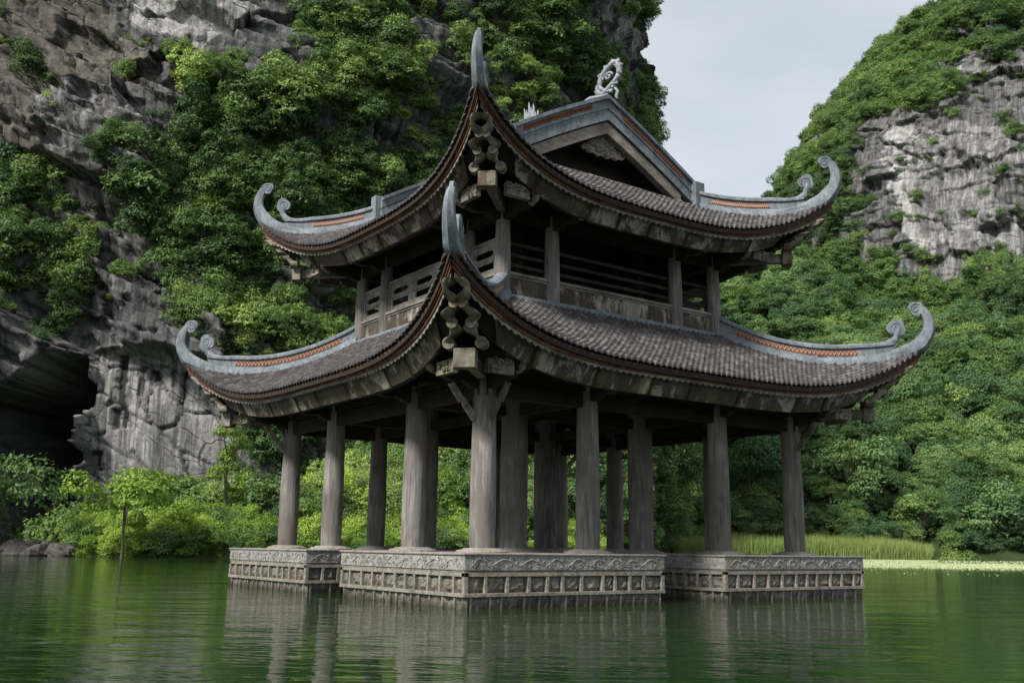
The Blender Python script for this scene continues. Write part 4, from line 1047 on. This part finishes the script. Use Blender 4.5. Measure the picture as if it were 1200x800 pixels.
wpt = wv[:-1, :-1].reshape(-1)[ii]; rad = np.where(wpt < .3, rad*.5, rad)
tn = np.clip(.45+.4*vnoise(pts*.09, 5)+RNG.normal(0, .34, nL), 0, 1.4)
scl = np.stack([rad, rad, rad*RNG.uniform(.75, 1.25, nL)], 1)
scatter('jungle', 'mixed jungle trees and creepers clinging to the left cliff', pts, scl, tn, S('leaf'))
# bank at the foot of the left cliff
def bank_pts(n, r0, r1, dmax, dmin=.0, wf=None):
    r = RNG.uniform(r0, r1, n*4); d = dmin+RNG.random(n*4)*dmax; f = interp(r, SH)+d; z = terrain_z(r, f); k = np.ones(len(r), bool)
    if wf is not None: k = wf(r, f, d)
    p = cf(r, f, z)[k][:n]; return p, d[k][:n]
def keepL(r, f, d):
    px, py, _ = project(cf(r, f, terrain_z(r, f))); return (px > 88) & ~((px < 150) & (d > 6)) & ~((px < 215) & (d > 14))
p, d = bank_pts(900, -32, 22, 9, .1, keepL); rad = RNG.uniform(.5, 1.45, len(p)); p[:, 2] += rad*.35+RNG.uniform(0, 1.1, len(p))*np.clip(d/5, 0, 1)
scatter('bank_shrubs', 'bright yellow green shrubs covering the bank below the cliff', p, np.stack([rad, rad, rad*RNG.uniform(.7, 1.2, len(p))], 1), np.clip(.45+.5*vnoise(p*.2, 8)+RNG.normal(0, .3, len(p)), 0, 1.2), S('bright')+[SRC[k] for k in SRC if k[0] == 'leaf'][:1])
p, d = bank_pts(900, -16, 24, 20, 5., keepL); rad = RNG.uniform(.9, 2.0, len(p)); p[:, 2] += rad*.4+RNG.uniform(0, 2.0, len(p))
scatter('bank_thicket', 'mid green thicket behind the bright bank shrubs, seen between the columns', p, np.stack([rad, rad, rad*RNG.uniform(.8, 1.3, len(p))], 1), np.clip(.55+.5*vnoise(p*.12, 18)+RNG.normal(0, .3, len(p)), 0, 1.3), S('leaf')+S('bright')[:1])
# foothill forest on the right
p, d = bank_pts(5600, 8, 190, 118, .3); 
rad = RNG.uniform(1.7, 4.2, len(p))*np.clip(.55+d/60, .5, 1.); p[:, 2] += rad*.45+RNG.uniform(0, 2.2, len(p))
scatter('foothill_forest', 'dense green forest covering the slope behind the reeds', p, np.stack([rad, rad, rad*RNG.uniform(.75, 1.15, len(p))], 1), np.clip(.45+.5*vnoise(p*.05, 9)+RNG.normal(0, .3, len(p)), 0, 1.3), S('leaf')+S('deep'))
# far tower
wr = np.ones(RPXr.shape)*1.0
rockR = [([(985, 215), (1005, 165), (1000, 150), (1040, 118), (1110, 118), (1130, 62), (1230, 55), (1240, 330), (1205, 340), (1150, 318), (1110, 345), (1080, 335), (1030, 300), (1015, 345), (1000, 330), (1003, 260)], .035)]
for poly, pr in rockR: wr[in_poly(RPXr+fbm(RW*.1, 3, 2)*8, RPYr+fbm(RW*.1, 4, 2)*8, poly)] = pr
zz = project(RW)[2]; vis = (zz < 345) & (RPYr < 560) & (RPYr > -120) & (RPXr < 1400)
pts, ii = sample_surface(RW, wr*vis*np.clip(.6+fbm(RW*.08, 71, 3), .1, 1.4), 11000)
rad = RNG.uniform(1.8, 4.4, len(pts)); rad = np.where(wr[:-1, :-1].reshape(-1)[ii] < .3, rad*.6, rad)
scatter('tower_forest', 'dark green trees capping and skirting the far rock tower', pts, np.stack([rad, rad, rad*RNG.uniform(.8, 1.25, len(pts))], 1), np.clip(.35+.4*vnoise(pts*.05, 15)+RNG.normal(0, .2, len(pts)), 0, 1), S('leaf'))

wh = ((RPYr > 300) & (RPYr < 350) & (RPXr > 985)).astype(float)*((project(RW)[2]) < 330)
pts, ii = sample_surface(RW, wh*np.clip(fbm(RW*.09, 171, 2)+.1, 0, 1)+1e-9, 240); rad = RNG.uniform(1.4, 2.6, 240)
scatter('climbing_creepers', 'green creepers climbing the foot of the far rock face', pts, np.stack([rad, rad, rad*2.2], 1), np.clip(RNG.normal(.7, .25, 240), 0, 1.2), [SRC[k] for k in SRC if k[0] == 'deep' and k[1] == 3]+S('leaf')[:1])
# reeds and floating weed: real blades, one mass each
def blades(name, label, base, h, w, mat, lean=.25, n=3):
    k = len(base); a = RNG.uniform(0, 6.28, k); dx = np.stack([np.cos(a), np.sin(a), 0*a], 1); b = RNG.uniform(0, 6.28, k); ln = np.stack([np.cos(b), np.sin(b), 0*b], 1)*(RNG.random(k)*lean*h)[:, None]
    V = np.stack([base-dx*w[:, None], base+dx*w[:, None], base+dx*w[:, None]*.7+ln*.4+np.array([0, 0, 1.])*h[:, None]*.6, base-dx*w[:, None]*.7+ln*.4+np.array([0, 0, 1.])*h[:, None]*.6, base+ln+np.array([0, 0, 1.])*h[:, None]], 1).reshape(-1, 3)
    q = np.arange(k)*5; F = [(i, i+1, i+2, i+3) for i in q.tolist()]+[(i+3, i+2, i+4) for i in q.tolist()]
    me = bpy.data.meshes.new(name); me.from_pydata(V.tolist(), [], F); at = me.attributes.new('leaf', 'FLOAT', 'POINT'); at.data.foreach_set('value', np.repeat(np.clip(RNG.normal(.55, .3, k)+.35*vnoise(base*.12, 3), 0, 1), 5).astype(np.float32))
    me.materials.append(mat); o = bpy.data.objects.new(name, me); sc.collection.objects.link(o); o['tint'] = .5; return kind(o, 'stuff', label, 'vegetation')
k = 80000; f = RNG.uniform(112, 134, k); x = RNG.uniform(.135, .415, k); r = x*f; base = cf(r, f, -.1)
h = RNG.uniform(.8, 2.8, k)*(1+.2*vnoise(base*.15, 4)+.15*vnoise(base*.6, 4))*(.75+.25*np.clip((.415-x)/.05, 0, 1)); keep = (f > 112+fbm(np.stack([r*.2, 0*r, 0*r], -1), 4, 3)*3.5); 
blades('reeds', 'tall light green reeds along the far shore', base[keep], h[keep], RNG.uniform(.015, .04, keep.sum()), M['reed'], .5)
k = 230000; f = RNG.uniform(54, 118, k); x = RNG.uniform(.27, .62, k); r = x*f; lim = 60+fbm(np.stack([r*.15, f*0, 0*r], -1), 6, 3)*3-(x-.35)*32
gap = (x > .42) & (f > 84+fbm(np.stack([r*.1, f*.0, 0*r], -1), 8, 2)*8) ; keep = (f > lim) & (~gap | (RNG.random(k) < .03)) & (fbm(np.stack([r*.4, f*.15, 0*r], -1), 12, 3) > -.75)
base = cf(r[keep], f[keep], -.01); n_ = keep.sum(); hh = RNG.uniform(.02, .08, n_)
blades('floating_weed', 'pale green floating water weed along the far reeds', base, hh, RNG.uniform(.03, .08, n_), M['lily'], 1.6)
k = 160; f = RNG.uniform(42, 62, k); x = RNG.uniform(.33, .6, k); base = cf(x*f, f, -.005)
blades('drifting_weed', 'few pale weed scraps drifting on the green water', base, RNG.uniform(.01, .03, k), RNG.uniform(.02, .05, k), M['lily'], 3.)
M['wetrock'] = stone('dark_wet_rock', (.035, .034, .033), (.09, .088, .084), (.015, .015, .015), False)
# waterline rocks by the cave
for i, (x, y, s, lb) in enumerate(((66, 642, 1.1, 'dark boulder at the waterline under the cave mouth'), (88, 636, 1.1, 'smaller dark boulder beside the bank tree below the cliff'), (40, 645, 1.3, 'dark low boulder at the left edge of the water by the cave'))):
    p = cf((x-600)/FPX*63, 63., .1); mb = MB(); n1, n2 = 22, 12; V = []
    for a in range(n2+1):
        for b in range(n1):
            ph = math.pi*a/n2; t = 2*math.pi*b/n1; V.append((math.sin(ph)*math.cos(t), math.sin(ph)*math.sin(t), math.cos(ph)*.7))
    V = np.array(V); V = V*(1+.35*fbm(V*1.4+i*7, 3, 4))[:, None]*s
    mb.add(V, [(a*n1+b, (a+1)*n1+b, (a+1)*n1+(b+1) % n1, a*n1+(b+1) % n1) for a in range(n2) for b in range(n1)])
    o = mb.build('boulder', M['wetrock']); o.location = tuple(np.ravel(p)); tag(o, lb, 'boulder')
